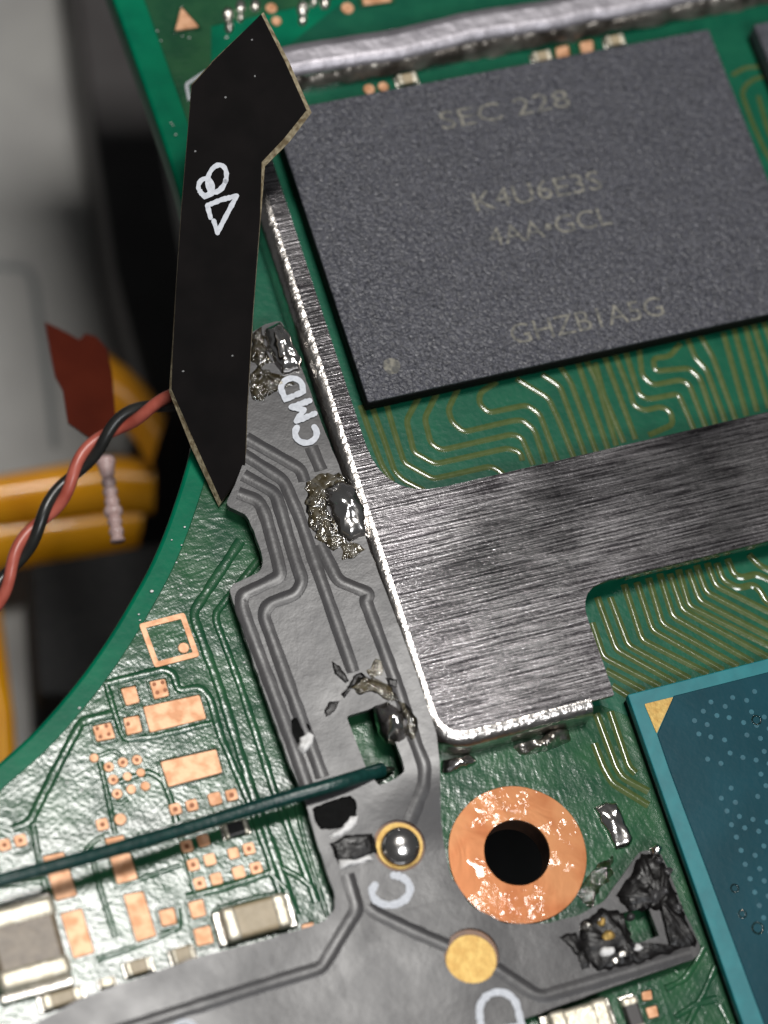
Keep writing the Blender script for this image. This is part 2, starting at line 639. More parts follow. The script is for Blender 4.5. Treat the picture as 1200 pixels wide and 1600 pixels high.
def spline(pts, k=10):
    """Catmull-Rom through 3D points"""
    out = []
    n = len(pts)
    for i in range(n - 1):
        p0, p1, p2, p3 = pts[max(0, i - 1)], pts[i], pts[i + 1], pts[min(n - 1, i + 2)]
        for j in range(k):
            t = j / k
            out.append(0.5 * ((2 * p1) + (p2 - p0) * t + (2 * p0 - 5 * p1 + 4 * p2 - p3) * t * t
                              + (3 * p1 - p0 - 3 * p2 + p3) * t ** 3))
    out.append(pts[-1].copy())
    return out


def blob_bm(px_outline, z, H, rings=9, amp=0.35, freq=14, seed=0, power=0.6, edge=0.0, step=4):
    """lumpy mound over a pixel outline"""
    out = jitter(px_outline, edge, step, seed)
    pts = [P(x, y, z) for x, y in out]
    c = sum(pts, Vector((0, 0, 0))) / len(pts)
    bm = bmesh.new()
    rr = []
    for k in range(rings):
        t = 1 - k / rings
        ring = []
        for p in pts:
            q = c.lerp(p, t)
            h = H * (max(0.0, 1 - t ** 2.2)) ** power
            e = noise.noise(Vector((q.x * freq, q.y * freq, seed * 3.1))) + \
                0.5 * noise.noise(Vector((q.x * freq * 2.3, q.y * freq * 2.3, seed * 3.1 + 5)))
            h *= 1 + amp * e
            if k == 0:
                h = -0.004
            ring.append(bm.verts.new((q.x, q.y, z + h)))
        rr.append(ring)
    cv = bm.verts.new((c.x, c.y, z + H * (1 + amp * noise.noise(Vector((c.x * freq, c.y * freq, seed * 3.1))))))
    m = len(pts)
    for k in range(rings - 1):
        for i in range(m):
            bm.faces.new((rr[k][i], rr[k][(i + 1) % m], rr[k + 1][(i + 1) % m], rr[k + 1][i]))
    for i in range(m):
        bm.faces.new((rr[-1][i], rr[-1][(i + 1) % m], cv))
    return bm


def blob(name, outline, z, H, material, parent=None, label=None, cat=None, group=None, **k):
    bm = blob_bm(outline, z, H, **k)
    if parent:
        return obj(name, bm, material, parent, smooth=180)
    c = sum((v.co for v in bm.verts), Vector((0, 0, 0))) / len(bm.verts)
    o = obj(name, bm, material, None, (c.x, c.y, z), smooth=180, warp=z > 0.03)
    if label:
        tag(o, label, cat, group)
    return o


def box_bm(cx, cy, z0, z1, lx, ly, bevel, rot=0.0, seg=3):
    bm = bmesh.new()
    bmesh.ops.create_cube(bm, size=1.0)
    bmesh.ops.scale(bm, vec=(lx, ly, z1 - z0), verts=bm.verts)
    if bevel:
        bmesh.ops.bevel(bm, geom=bm.edges[:], offset=bevel, segments=seg, profile=0.5, affect='EDGES', clamp_overlap=True)
    bmesh.ops.rotate(bm, cent=(0, 0, 0), matrix=Matrix.Rotation(rot, 3, 'Z'), verts=bm.verts)
    bmesh.ops.translate(bm, vec=(cx, cy, (z0 + z1) / 2), verts=bm.verts)
    return bm


def chip_part(name, label, cat, px, py, L, Wd, H, along='u', body='ceramic', rot=0.0, group=None, z=0.0, tfrac=0.26, term='term', bev=0.18):
    """two-terminal chip component; px,py = pixel of the top centre; L,Wd,H in photo px"""
    L, Wd, H = L * PX, Wd * PX, H * PX
    c = P(px, py, z + H)
    root = thing(name, label, cat, (c.x, c.y, z), group)
    a = rot + (0 if along == 'u' else math.pi / 2)
    dx, dy = math.cos(a), math.sin(a)
    tl = L * tfrac
    obj('body', box_bm(c.x, c.y, z + 0.004, z + H * 0.94, L - tl * 0.9, Wd * 0.94, H * bev, a), body, root)
    for s in (-1, 1):
        d = s * (L - tl) / 2
        obj('end_cap', box_bm(c.x + dx * d, c.y + dy * d, z + 0.001, z + H, tl, Wd, H * bev * 1.15, a), term, root)
        d2 = s * (L / 2 + min(0.006, L * 0.03))
        f = box_bm(c.x + dx * d2, c.y + dy * d2, z + 0.0005, z + H * 0.35, min(0.03, L * 0.14), Wd * 1.02, H * 0.08, a)
        obj('solder_fillet', f, 'solderdull', root)
    return root


def text_bm(body, size, depth=0.002, bold=0.0):
    cu = bpy.data.curves.new('txt', 'FONT')
    cu.body = body
    cu.size = size
    cu.offset = 0.0
    cu.extrude = depth
    cu.resolution_u = 3
    o = bpy.data.objects.new('txt', cu)
    COL.objects.link(o)
    dg = bpy.context.evaluated_depsgraph_get()
    me = bpy.data.meshes.new_from_object(o.evaluated_get(dg))
    bm = bmesh.new()
    bm.from_mesh(me)
    bpy.data.objects.remove(o)
    bpy.data.curves.remove(cu)
    bpy.data.meshes.remove(me)
    return bm


def rect_loop(x0, y0, x1, y1, r=0.0, n=4):
    return fillet([(x0, y0), (x1, y0), (x1, y1), (x0, y1)], r, n) if r else [(x0, y0), (x1, y0), (x1, y1), (x0, y1)]


# ================================================================== SETTING: the shell floor under everything
ZB = -3.2
fl = obj('shell_floor', prism([rect_loop(-9, -9, 9, 9)], ZB - 0.3, ZB - 0.2), 'floor', None, (0, 0, ZB - 0.2))
fl['kind'] = 'structure'

# ================================================================== CIRCUIT BOARD
LEFT = [(105, -200), (141, -100), (177, 0), (213, 100), (257, 227), (283, 313), (303, 410), (315, 510), (314, 600), (298, 700), (268, 800),
        (238, 875), (200, 945), (163, 1005), (120, 1065), (60, 1135), (0, 1190), (-80, 1256), (-170, 1320), (-300, 1400)]


def smooth_open(pts, k=4):
    return [(v.x, v.y) for v in spline([Vector((x, y, 0)) for x, y in pts], k)]


edge = smooth_open(LEFT)
outline = edge + [(-300, 1950), (1650, 1950), (1650, -330), (60, -330)]
board = thing('circuit_board', 'large green circuit board with bare copper pads and a round screw hole', 'circuit board', P(700, 800, -0.1))
hole = [tuple(p) for p in circ(0, 0, 1)]
holeW = wcirc(808, 1332, 56, 0.0, 40)
bd = obj('board_body', prism([[tuple(p[:2]) for p in W(outline, 0)], holeW], -0.1, 0.0, 0.012, 3), 'mask_edge', board)

# copper flood under the mask: starts a little way in from the routed edge
inner = []
for i, (x, y) in enumerate(edge):
    a, b = Vector(edge[max(0, i - 1)]), Vector(edge[min(len(edge) - 1, i + 1)])
    t = (b - a).normalized()
    wd = 34 if y > 400 else 46
    inner.append((x + t.y * wd, y - t.x * wd))
pour = inner + [(-260, 1940), (1640, 1940), (1640, 1130), (1010, 1130), (940, 1102), (730, 1118), (640, 1060), (590, 1000), (430, 640), (360, 380), (330, 180), (330, 40), (600, -20), (1640, -230), (1640, -300), (120, -300)]
hole2 = wcirc(808, 1332, 102, 0.004, 40)
obj('copper_flood', prism([[tuple(p[:2]) for p in W(pour, 0.004)], hole2], 0.0005, 0.004, 0.003, 2), 'mask_pour', board)
mid = [(300, 190), (590, -40), (1640, -250), (1640, 1250), (905, 1250), (690, 1225), (570, 1150), (400, 640), (335, 380)]
obj('signal_area', prism([W(mid, 0.003)], 0.0005, 0.003, 0.002, 1), 'mask', board)

# screw hole: copper ring and plated barrel
ring = obj('screw_hole_ring', prism([wcirc(809, 1335, 108, 0.012, 56, 0.012, 3), wcirc(808, 1332, 51.5, 0.012, 40, 0.02, 5)], 0.0, 0.012, 0.005, 3), 'ring', board)
ring['label'] = 'round bare copper ring with glossy flux residue'
bm = bmesh.new()
hb = wcirc(808, 1332, 51.0, 0.0, 40)
t_ = [bm.verts.new((x, y, 0.008)) for x, y in hb]
b_ = [bm.verts.new((x, y, -0.1)) for x, y in hb]
for i in range(40):
    bm.faces.new((t_[i], b_[i], b_[(i + 1) % 40], t_[(i + 1) % 40]))
obj('hole_barrel', bm, 'barrel', board)

# traces between the two packages (mask over thin copper lines)


def cc(x0, y0, pts):
    return [(x0 + a / 3.0, y0 + b / 3.0) for a, b in pts]


TR = []
A = (400, 400)
TR += [cc(*A, p) for p in (
    [(490, 700), (545, 860), (590, 980), (640, 1060)],
    [(545, 710), (600, 860), (650, 1010), (690, 1050), (790, 1100)],
    [(610, 690), (650, 830), (695, 970), (830, 1045), (1100, 985), (1150, 1010), (1180, 1060)],
    [(770, 650), (705, 770), (740, 920), (840, 975), (1180, 900), (1240, 920), (1250, 960)],
    [(850, 640), (790, 760), (820, 880), (870, 910), (1200, 835), (1245, 850), (1300, 980)],
    [(950, 615), (900, 720), (920, 780), (975, 825), (1200, 772), (1250, 768), (1305, 815), (1360, 980)],
    [(1130, 590), (1050, 640), (1045, 690), (1090, 735), (1200, 712), (1270, 698), (1330, 740), (1420, 980)])]
B = (800, 400)
TR += [cc(*B, p) for p in (
    [(20, 575), (170, 665), (215, 760), (290, 945)],
    [(140, 555), (225, 610), (345, 940)],
    [(220, 510), (275, 590), (400, 930)],
    [(305, 490), (455, 920)],
    [(345, 480), (400, 590), (490, 890)],
    [(390, 500), (430, 650), (525, 875)],
    [(430, 460), (580, 860)],
    [(480, 455), (555, 640), (570, 700), (620, 725), (700, 705), (745, 730), (755, 790), (640, 840)],
    [(530, 440), (595, 650), (640, 672), (780, 645), (860, 830)],
    [(595, 430), (610, 560), (660, 605), (790, 580), (830, 600), (910, 805)],
    [(790, 410), (740, 470), (660, 480), (670, 540), (830, 525), (880, 570), (955, 790)],
    [(820, 380), (860, 480), (910, 530), (1000, 775)],
    [(880, 370), (940, 470), (1050, 770)],
    [(990, 360), (1100, 750)], [(1040, 340), (1150, 730)], [(1090, 320), (1205, 715)], [(1130, 315), (1255, 690)],
    [(1180, 310), (1310, 670)], [(1230, 290), (1360, 660)])]
for i, p in enumerate(TR):
    ridge('trace', p, 0.003, 9.5, 0.0024, 'mask_trace', board, r=8, flat=0.7)
C = (800, 800)
TW = [cc(*C, p) for p in (
    [(470, 815), (545, 862)],
    [(440, 742), (620, 838)],
    [(375, 520), (430, 680), (695, 818)],
    [(400, 400), (490, 645), (765, 800)],
    [(460, 400), (545, 625), (835, 783)],
    [(525, 340), (610, 600), (920, 758)],
    [(585, 330), (660, 555), (990, 743)],
    [(640, 310), (705, 525), (1060, 723)],
    [(692, 290), (755, 490), (1130, 705)],
    [(740, 290), (800, 460), (1205, 683)],
    [(780, 270), (830, 440), (1280, 665)],
    [(825, 270), (880, 415), (1300, 635)],
    [(865, 250), (910, 375), (1300, 580)],
    [(915, 240), (955, 345), (1300, 515)],
    [(960, 240), (990, 320), (1060, 357), (1130, 340), (1165, 370), (1190, 420), (1300, 470)],
    [(1010, 220), (1040, 293), (1080, 308), (1145, 290), (1300, 360)],
    [(1110, 200), (1165, 255), (1300, 310)],
    [(395, 945), (490, 1200), (520, 1245), (640, 1310)],
    [(460, 935), (548, 1195), (580, 1225)],
    [(385, 1085), (430, 1200), (470, 1270), (640, 1375)])]
for q_, p in enumerate(TW):
    ridge('trace', p, 0.003 if q_ < 17 else 0.0045, 11.5, 0.0042, 'mask_trace', board, r=8, flat=0.6)
# thin traces beside the far chip
for p in ([(1143, 118), (1165, 105), (1200, 104)], [(1160, 148), (1163, 135), (1180, 122), (1215, 118)], [(1160, 148), (1175, 190), (1195, 235), (1210, 260)], [(1185, 150), (1200, 205), (1215, 235)]):
    ridge('trace', p, 0.003, 8, 0.0055, 'mask_trace', board, r=8, flat=0.9)

# ridges (covered copper edges) in the near-left part of the board
RG = [
    ([(376, 845), (303, 955), (304, 968), (345, 1080), (395, 1240), (440, 1365), (462, 1430)], 13, 0.009),
    ([(410, 868), (337, 958), (338, 972), (375, 1070), (430, 1240), (495, 1410)], 11, 0.009),
    ([(166, 1068), (257, 1045), (272, 1053), (278, 1080), (312, 1073), (328, 1090), (345, 1150), (390, 1255), (422, 1345), (452, 1440)], 11, 0.009),
    ([(166, 1068), (178, 1110), (194, 1156), (236, 1151), (330, 1130)], 9, 0.008),
    ([(174, 1115), (127, 1128), (86, 1205), (46, 1285), (20, 1295)], 13, 0.010),
    ([(52, 1290), (64, 1360), (80, 1420)], 8, 0.007),
    ([(143, 1338), (160, 1400), (180, 1465)], 8, 0.008),
    ([(156, 1190), (173, 1265), (180, 1305), (200, 1318)], 8, 0.008),
    ([(186, 1222), (232, 1205), (253, 1218), (266, 1245), (276, 1285)], 9, 0.008),
    ([(290, 1402), (350, 1387), (425, 1362)], 11, 0.009),
    ([(340, 1420), (398, 1403), (440, 1395)], 7, 0.008),
    ([(336, 1470), (332, 1425), (345, 1415)], 6, 0.008),
    ([(280, 1300), (292, 1345), (306, 1398)], 7, 0.007),
    ([(150, 1500), (210, 1480), (260, 1458), (282, 1450), (278, 1420)], 8, 0.007),
    ([(0, 1385), (75, 1375)], 7, 0.006),
    ([(433, 1352), (470, 1372), (485, 1385)], 9, 0.009),
    ([(423, 1365), (450, 1392), (463, 1452)], 9, 0.009),
    ([(462, 1258), (476, 1315), (512, 1432)], 6, 0.009),
    ([(497, 1388), (511, 1432)], 6, 0.009),
    ([(178, 1385), (215, 1375), (282, 1352)], 7, 0.007),
    ([(22, 1296), (44, 1292), (52, 1312), (45, 1332), (24, 1334)], 5, 0.006),
    ([(150, 1182), (178, 1172), (190, 1182)], 6, 0.006),
    ([(170, 1250), (188, 1257), (200, 1247)], 6, 0.006),
    ([(132, 1330), (150, 1312), (172, 1302)], 7, 0.006),
]
for i, (p, w_, h_) in enumerate(RG):
    ridge('covered_ridge', p, 0.004, w_ * 1.25, h_ * 0.55, 'mask_pour', board, r=9, wob=0.2, flat=1.0, seed=i, soft=False)

# more ridges near the bottom-right corner
for i, p in enumerate(([(1040, 1545), (1070, 1530), (1090, 1500), (1100, 1480)], [(1075, 1600), (1100, 1550), (1118, 1510)], [(1030, 1500), (1060, 1520)], [(1055, 1590), (1085, 1570), (1120, 1560)], [(1140, 1600), (1125, 1570)])):
    ridge('covered_ridge', p, 0.004, 11, 0.005, 'mask_pour', board, r=9, wob=0.4, flat=1.0, seed=40 + i, soft=False)


# pads
def quadpad(pts, r=3, z=0.0095, m='copper', name='copper_pad', parent=None):
    o = plate(name, [fillet(pts, r, 2)], 0.001, z, m, parent or board, bevel=0.002, seg=1)
    c = sum((Vector(p) for p in pts), Vector((0, 0))) / len(pts)
    grow = [tuple(Vector(p) + (Vector(p) - c).normalized() * 7) for p in pts]
    gap = [tuple(Vector(p) + (Vector(p) - c).normalized() * 1.5) for p in pts]
    plate('mask_rim', [fillet(grow, r + 2, 2), fillet(gap, r, 2)], 0.002, 0.0105, 'mask_pour', o, bevel=0.003, seg=2)
    return o


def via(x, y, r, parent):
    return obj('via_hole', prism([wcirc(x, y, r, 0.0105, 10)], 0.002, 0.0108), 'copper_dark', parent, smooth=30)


def sq(x, y, s):
    """small board-aligned square pad centred on a pixel"""
    c = P(x, y, 0.0095)
    h = s * PX / 2
    loop = fillet([(c.x - h, c.y - h), (c.x + h, c.y - h), (c.x + h, c.y + h), (c.x - h, c.y + h)], h * 0.45, 3)
    return obj('copper_pad', prism([loop], 0.001, 0.0095, 0.002, 1), 'copper', board)


p4 = quadpad([(233, 1065), (258, 1060), (265, 1087), (241, 1093)])
for x, y in ((241, 1069), (254, 1066), (246, 1082), (258, 1078)):
    via(x, y, 3.3, p4)
quadpad([(188, 1076), (212, 1071), (219, 1097), (197, 1103)])
pv = quadpad([(192, 1122), (217, 1117), (223, 1143), (198, 1149)])
via(200, 1131, 3.6, pv)
p4 = quadpad([(144, 1135), (173, 1128), (181, 1153), (151, 1159)])
for x, y in ((152, 1138), (166, 1134), (157, 1151), (170, 1147)):
    via(x, y, 3.3, p4)
BIGP = [[(223, 1104), (312, 1085), (323, 1123), (234, 1145)], [(250, 1190), (338, 1170), (348, 1207), (263, 1230)],
        [(66, 1338), (100, 1331), (121, 1399), (87, 1408)], [(171, 1338), (203, 1332), (216, 1373), (183, 1382)],
        [(94, 1428), (128, 1419), (148, 1488), (115, 1498)], [(192, 1398), (224, 1392), (245, 1462), (213, 1472)],
        [(247, 1423), (272, 1417), (277, 1443), (253, 1448)], [(293, 1410), (317, 1404), (323, 1430), (300, 1436)],
        [(301, 1452), (328, 1445), (335, 1473), (308, 1479)], [(163, 1310), (193, 1304), (197, 1318), (168, 1325)],
        [(470, 1445), (490, 1440), (492, 1452), (473, 1456)], [(1002, 1550), (1018, 1546), (1020, 1562), (1004, 1564)],
        [(1008, 1575), (1026, 1570), (1030, 1588), (1014, 1592)], [(565, -6), (612, -14), (612, 2), (568, 8)]]
for q in BIGP:
    quadpad(q)
for x, y in ((274, 1264), (300, 1258), (362, 1242), (32, 1313), (7, 1320), (160, 1288), (292, 1322), (302, 1351), (312, 1380), (389, 1326), (400, 1356)):
    o = sq(x, y, 18)
    via(x, y, 4, o)
for x, y, s in ((336, 1248, 20), (318, 1313, 18), (328, 1343, 18), (338, 1373, 18), (365, 1333, 17), (373, 1363, 19)):
    sq(x, y, s)
for x, y, r in ((147, 1184, 7.5), (199, 1213, 7.5), (220, 1207, 7.5), (205, 1233, 8), (227, 1228, 8), (188, 1280, 10), (577, 139, 9), (599, 135, 8.5), (424, 12, 9), (432, 32, 8), (543, 12, 10)):
    obj('round_pad', prism([wcirc(x, y, r, 0.0095, 14)], 0.001, 0.0095, 0.002, 1), 'copper', board)
for x, y in ((170, 1198), (192, 1191), (214, 1187), (177, 1218), (183, 1240)):
    o = obj('round_pad', prism([wcirc(x, y, 8.5, 0.0095, 14)], 0.001, 0.0095, 0.002, 1), 'copper', board)
    via(x, y, 3.6, o)
quadpad([(868, 74), (888, 70), (891, 88), (870, 91)], 4)
quadpad([(905, 66), (926, 62), (928, 80), (909, 84)], 4)
quadpad([(283, 10), (273, 48), (312, 42)], 4)
# gold square frame with its dot
sqo = [(217, 975), (288, 957), (312, 1025), (242, 1043)]
sqc = Vector((264.75, 1000))
sqi = [tuple(sqc + (Vector(p) - sqc) * 0.77) for p in sqo]
plate('square_outline', [fillet(sqo, 4, 2), sqi], 0.001, 0.0095, 'gold' if False else 'copper', board)
obj('round_pad', prism([wcirc(287, 1012, 9, 0.0095, 18)], 0.001, 0.0095, 0.002, 1), 'copper', board)
# small corner bracket and tinned contacts near the upper edge
ridge('corner_bracket', [(296, 158), (291, 132), (322, 112)], 0.003, 7, 0.007, 'ink', board, r=4)
for x, y, r in ((356, 22, 10), (358, 42, 8), (376, 10, 9), (399, 8, 9), (473, 12, 10), (473, 30, 8), (508, 3, 9), (490, 2, 7), (376, 27, 6)):
    o = blob('tinned_contact', circ(x, y, r, 14, r * 1.3), 0.004, 0.012, 'solderdull', board, rings=4, amp=0.3, step=6, seed=x)

sp = random.Random(11)
for k in range(60):
    x, y = sp.choice(((263, 853), (170, 1020), (205, 960), (110, 1110), (340, 880), (260, 900), (255, 60), (262, 210), (360, 1040), (300, 1120), (90, 1180), (150, 1080)))
    x += sp.gauss(0, 30)
    y += sp.gauss(0, 30)
    q = P(x, y, 0.005)
    bm = bmesh.new()
    bmesh.ops.create_icosphere(bm, subdivisions=1, radius=0.0022 + 0.003 * sp.random() ** 3)
    bmesh.ops.scale(bm, vec=(1.4, 1, 0.7), verts=bm.verts)
    bmesh.ops.translate(bm, verts=bm.verts, vec=(q.x, q.y, 0.005))
    ins = sorted(edge, key=lambda e: abs(e[1] - y))[:2]
    if x < max(e[0] for e in ins) + 10:
        bm.free()
        continue
    obj('dust_speck', bm, 'crumb', board, smooth=180)
# ================================================================== SHIELD FRAME (stamped metal)
ZT = 0.12
xL = sum(P(x, y, ZT).x for x, y in ((420, 395), (490, 628), (580, 868), (665, 1085))) / 4     # outer silhouette of the left rail
yB = sum(P(x, y, ZT).y for x, y in ((745, 1158), (900, 1122))) / 2                      # outer silhouette of the lower edge
xI = sum(P(x, y, ZT).x for x, y in ((476, 420), (557, 633))) / 2                         # inner edge of left rail
yBt = sum(P(x, y, ZT).y for x, y in ((700, 762), (1190, 643))) / 2                       # upper edge of cross bar
yBb = sum(P(x, y, ZT).y for x, y in ((970, 902), (1200, 845))) / 2                       # lower edge of cross bar
xR = sum(P(x, y, ZT).x for x, y in ((930, 995), (965, 1105))) / 2                        # right edge of the lower plate
yTi = sum(P(x, y, ZT).y for x, y in ((480, 110), (980, 14))) / 2                         # inner edge of top rail
yTo = sum(P(x, y, ZT).y for x, y in ((460, 76), (780, 12))) / 2
xw = P(930, 1112, ZT).x                                                                # where the folded wall stops
xE = xL + 2.55
r_b = 0.040
print('FRAME', xL, xI, xR, xw, yB, yBt, yBb, yTi, yTo)
frame = thing('shield_frame', 'silver stamped metal shield frame with scratched cross bar round the memory chip', 'shield frame', P(640, 960, 0))
x0, y0 = xL + r_b, yB + r_b
plate_out = fillet([(x0, yTo - 0.0), (x0, y0), (xw, y0), (xw, y0 - 0.006), (xR, y0 - 0.006), (xR, yBb), (xE, yBb), (xE, yTo)], 0, 6,
                   radii=[0.05, 0.085, 0, 0, 0.004, 0.10, 0, 0])
# widen the pocket side fold of the outline
win = fillet([(xI, yTi), (xI, yBt), (xE - 0.15, yBt), (xE - 0.15, yTi)], 0, 7, radii=[0.06, 0.19, 0.1, 0.06])
top = obj('top_plate', prism([plate_out, win], ZT - 0.016, ZT, 0.003, 2), 'shield', frame)
top['label'] = 'flat brushed top face with fine scratches'


def wall_sweep(path, inward_left=True, zb=0.004):
    """folded rim: quarter-round bend, then a vertical wall, along a 2D path that lies on the bend line"""
    prof = []
    for k in range(9):
        a = math.pi / 2 * k / 8
        prof.append((r_b * math.sin(a), ZT - 0.036 * (1 - math.cos(a)) - 0.0005))
    prof += [(r_b, 0.07), (r_b, 0.04), (r_b, zb)]
    inner_p = [(r_b - 0.015, zb), (r_b - 0.015, ZT - 0.036), (0, ZT - 0.0155)]
    pr = prof + inner_p
    bm = bmesh.new()
    rings = []
    n = len(path)
    for i, p in enumerate(path):
        a = Vector(path[max(0, i - 1)])
        b = Vector(path[min(n - 1, i + 1)])
        t = (b - a).normalized()
        s = Vector((t.y, -t.x)) * (1 if inward_left else -1)
        rings.append([bm.verts.new((p[0] + s.x * o, p[1] + s.y * o, z)) for o, z in pr])
    k = len(pr)
    for i in range(n - 1):
        for j in range(k):
            bm.faces.new((rings[i][j], rings[i][(j + 1) % k], rings[i + 1][(j + 1) % k], rings[i + 1][j]))
    bm.faces.new(rings[0])
    bm.faces.new(list(reversed(rings[-1])))
    return bm


pth = fillet([(x0, yTo), (x0, y0), (xw, y0)], 0.085, 8, closed=False)
pth = [tuple(v) for v in resample(pth, 0.04)]
pth = [(p[0], p[1]) for p in pth]
obj('folded_rim', wall_sweep(pth, inward_left=True), 'shieldbend', frame, smooth=60)
# lower folded edge of the cross bar and the inner wall of the top rail
obj('bar_rim', box_bm((xR + xE) / 2 + 0.06, yBb + 0.014, 0.05, ZT - 0.0165, xE - xR - 0.22, 0.014, 0.004), 'shieldbend', frame)
obj('top_rail_wall', box_bm((xI + xE) / 2, yTi + 0.03, 0.002, ZT - 0.0165, xE - xI + 0.1, 0.018, 0.004), 'shieldbend', frame)
fp = [(xI + 0.02 + (xE - xI - 0.1) * k / 160, yTi + 0.004, 0.0) for k in range(161)]
bm = bmesh.new()
rows = []
for k, (x, y, z) in enumerate(fp):
    e = noise.noise(Vector((x * 9, 3.3, 0))) + 0.7 * noise.noise(Vector((x * 26, 7.7, 0)))
    w_ = 0.026 + 0.014 * e
    h_ = max(0.008, 0.040 + 0.030 * e)
    rows.append([bm.verts.new((x, y + 0.02 - w_ * a, 0.001 + h_ * b)) for a, b in ((0, 1.1), (0.45, 0.95), (0.85, 0.55), (1.2, -0.02))])
for a, b in zip(rows[:-1], rows[1:]):
    for q in range(3):
        bm.faces.new((a[q], a[q + 1], b[q + 1], b[q]))
obj('solder_foot', bm, 'footsolder', frame, smooth=180)
bm = bmesh.new()
rows = []
for k in range(121):      # crowned, slightly battered cap of the top rail
    x = x0 - 0.02 + (xE - x0) * k / 120
    e = 0.010 * noise.noise(Vector((x * 3, 0.5, 0))) + 0.006 * noise.noise(Vector((x * 11, 1.5, 0)))
    rows.append([bm.verts.new((x, yTo + 0.012 + e - (yTo - yTi + 0.022) * a, ZT + h)) for a, h in ((0, -0.012), (0.06, 0.003), (0.3, 0.008), (0.7, 0.008), (0.94, 0.003), (1.0, -0.014))])
for a, b in zip(rows[:-1], rows[1:]):
    for q in range(5):
        bm.faces.new((a[q], a[q + 1], b[q + 1], b[q]))
bm.faces.new(rows[0])
bm.faces.new(list(reversed(rows[-1])))
obj('top_rail', bm, 'raildull', frame, smooth=60)
for x, y, r in ((892, 962, 13), (690, 828, 9), (826, 956, 14), (672, 884, 11), (976, 772, 10)):
    obj('dried_drop', prism([wcirc(x, y, r, ZT, 20, 0.12, x), wcirc(x, y, r * 0.78, ZT, 20, 0.12, x)], ZT - 0.001, ZT + 0.0012, 0.0005, 1), 'shield', frame)

# ================================================================== PACKAGES
ZC = 0.09
cx0 = sum(P(x, y, ZC).x for x, y in ((443, 233), (497, 397), (579, 627))) / 3
cy0 = sum(P(x, y, ZC).y for x, y in ((579, 627), (800, 580), (1190, 492))) / 3
cy1 = sum(P(x, y, ZC).y for x, y in ((490, 162), (800, 103), (1100, 48))) / 3
cx1 = sum(P(x, y, ZC).x for x, y in ((1104, 47), (1190, 245))) / 2
print('CHIP', cx0, cy0, cx1, cy1, cx1 - cx0, cy1 - cy0)
chip = thing('memory_chip', 'dark grey speckled memory chip with faint lettering inside the shield frame', 'chip', ((cx0 + cx1) / 2, (cy0 + cy1) / 2, 0))
obj('package_top', prism([rect_loop(cx0, cy0, cx1, cy1, 0.006)], ZC - 0.006, ZC, 0.003, 2), 'chip', chip)
obj('package_side', prism([rect_loop(cx0 + 0.0015, cy0 + 0.0015, cx1 - 0.0015, cy1 - 0.0015)], 0.034, ZC - 0.0062), 'chipside', chip)  # shade painted in as black; the moulding is grey like the top
obj('substrate', prism([rect_loop(cx0 + 0.004, cy0 + 0.004, cx1 - 0.004, cy1 - 0.004)], 0.016, 0.0338), 'chipside', chip)
bm = bmesh.new()
for i in range(20):
    for (x, y) in ((cx0 + 0.05 + i * 0.07, cy0 + 0.04), (cx0 + 0.05, cy0 + 0.04 + i * 0.047)):
        m_ = bmesh.ops.create_icosphere(bm, subdivisions=1, radius=0.014)
        bmesh.ops.translate(bm, verts=m_['verts'], vec=(min(x, cx1 - 0.03), min(y, cy1 - 0.03), 0.010))
sb = obj('solder_balls', bm, 'solderdull', chip, smooth=180)
sb['kind'] = 'stuff'


def chip_text(body, pa, pb, hpx):
    a, b = P(pa[0], pa[1], ZC), P(pb[0], pb[1], ZC)
    bm = text_bm(body, 1.0, 0.0, 0.012)
    xs = [v.co.x for v in bm.verts]
    ys = [v.co.y for v in bm.verts]
    sx = (b - a).length / (max(xs) - min(xs))
    sy = hpx * PX / (max(ys) - min(0, min(ys)))
    for v in bm.verts:
        v.co = Vector(((v.co.x - min(xs)) * sx, v.co.y * sy, 0))
    ang = math.atan2(b.y - a.y, b.x - a.x)
    bmesh.ops.rotate(bm, cent=(0, 0, 0), matrix=Matrix.Rotation(ang, 3, 'Z'), verts=bm.verts)
    bmesh.ops.translate(bm, vec=(a.x, a.y, ZC + 0.0012), verts=bm.verts)
    bm.verts.ensure_lookup_table()
    seen = set()
    for v in bm.verts:
        if v in seen:
            continue
        stack, isl = [v], []
        seen.add(v)
        while stack:
            q = stack.pop()
            isl.append(q)
            for e in q.link_edges:
                w_ = e.other_vert(q)
                if w_ not in seen:
                    seen.add(w_)
                    stack.append(w_)
        nb = bmesh.new()
        mp = {q: nb.verts.new(q.co) for q in isl}
        for f in {f for q in isl for f in q.link_faces}:
            try:
                nb.faces.new([mp[q] for q in f.verts])
            except ValueError:
                pass
        obj('laser_letter', nb, M_LASER, chip, smooth=0)
    bm.free()


def laser_mat():
    """worn laser lettering: pale matte marks broken up by the grain of the mould compound"""
    m, nt, b = new_mat('worn_laser_lettering')
    N, L = nt.nodes, nt.links
    tc = N.new('ShaderNodeTexCoord')
    n = N.new('ShaderNodeTexNoise')
    n.inputs['Scale'].default_value = 70
    n.inputs['Detail'].default_value = 3
    L.new(tc.outputs['Object'], n.inputs['Vector'])
    r = N.new('ShaderNodeValToRGB')
    r.color_ramp.elements[0].position = 0.40
    r.color_ramp.elements[1].position = 0.60
    r.color_ramp.elements[0].color = (0.075, 0.074, 0.070, 1)
    r.color_ramp.elements[1].color = (0.19, 0.18, 0.15, 1)
    L.new(n.outputs['Fac'], r.inputs[0])
    L.new(r.outputs[0], b.inputs['Base Color'])
    b.inputs['Roughness'].default_value = 0.7
    bp = N.new('ShaderNodeBump')
    bp.inputs['Strength'].default_value = 0.8
    bp.inputs['Distance'].default_value = 0.006
    L.new(n.outputs['Fac'], bp.inputs['Height'])
    L.new(bp.outputs[0], b.inputs['Normal'])
    return m


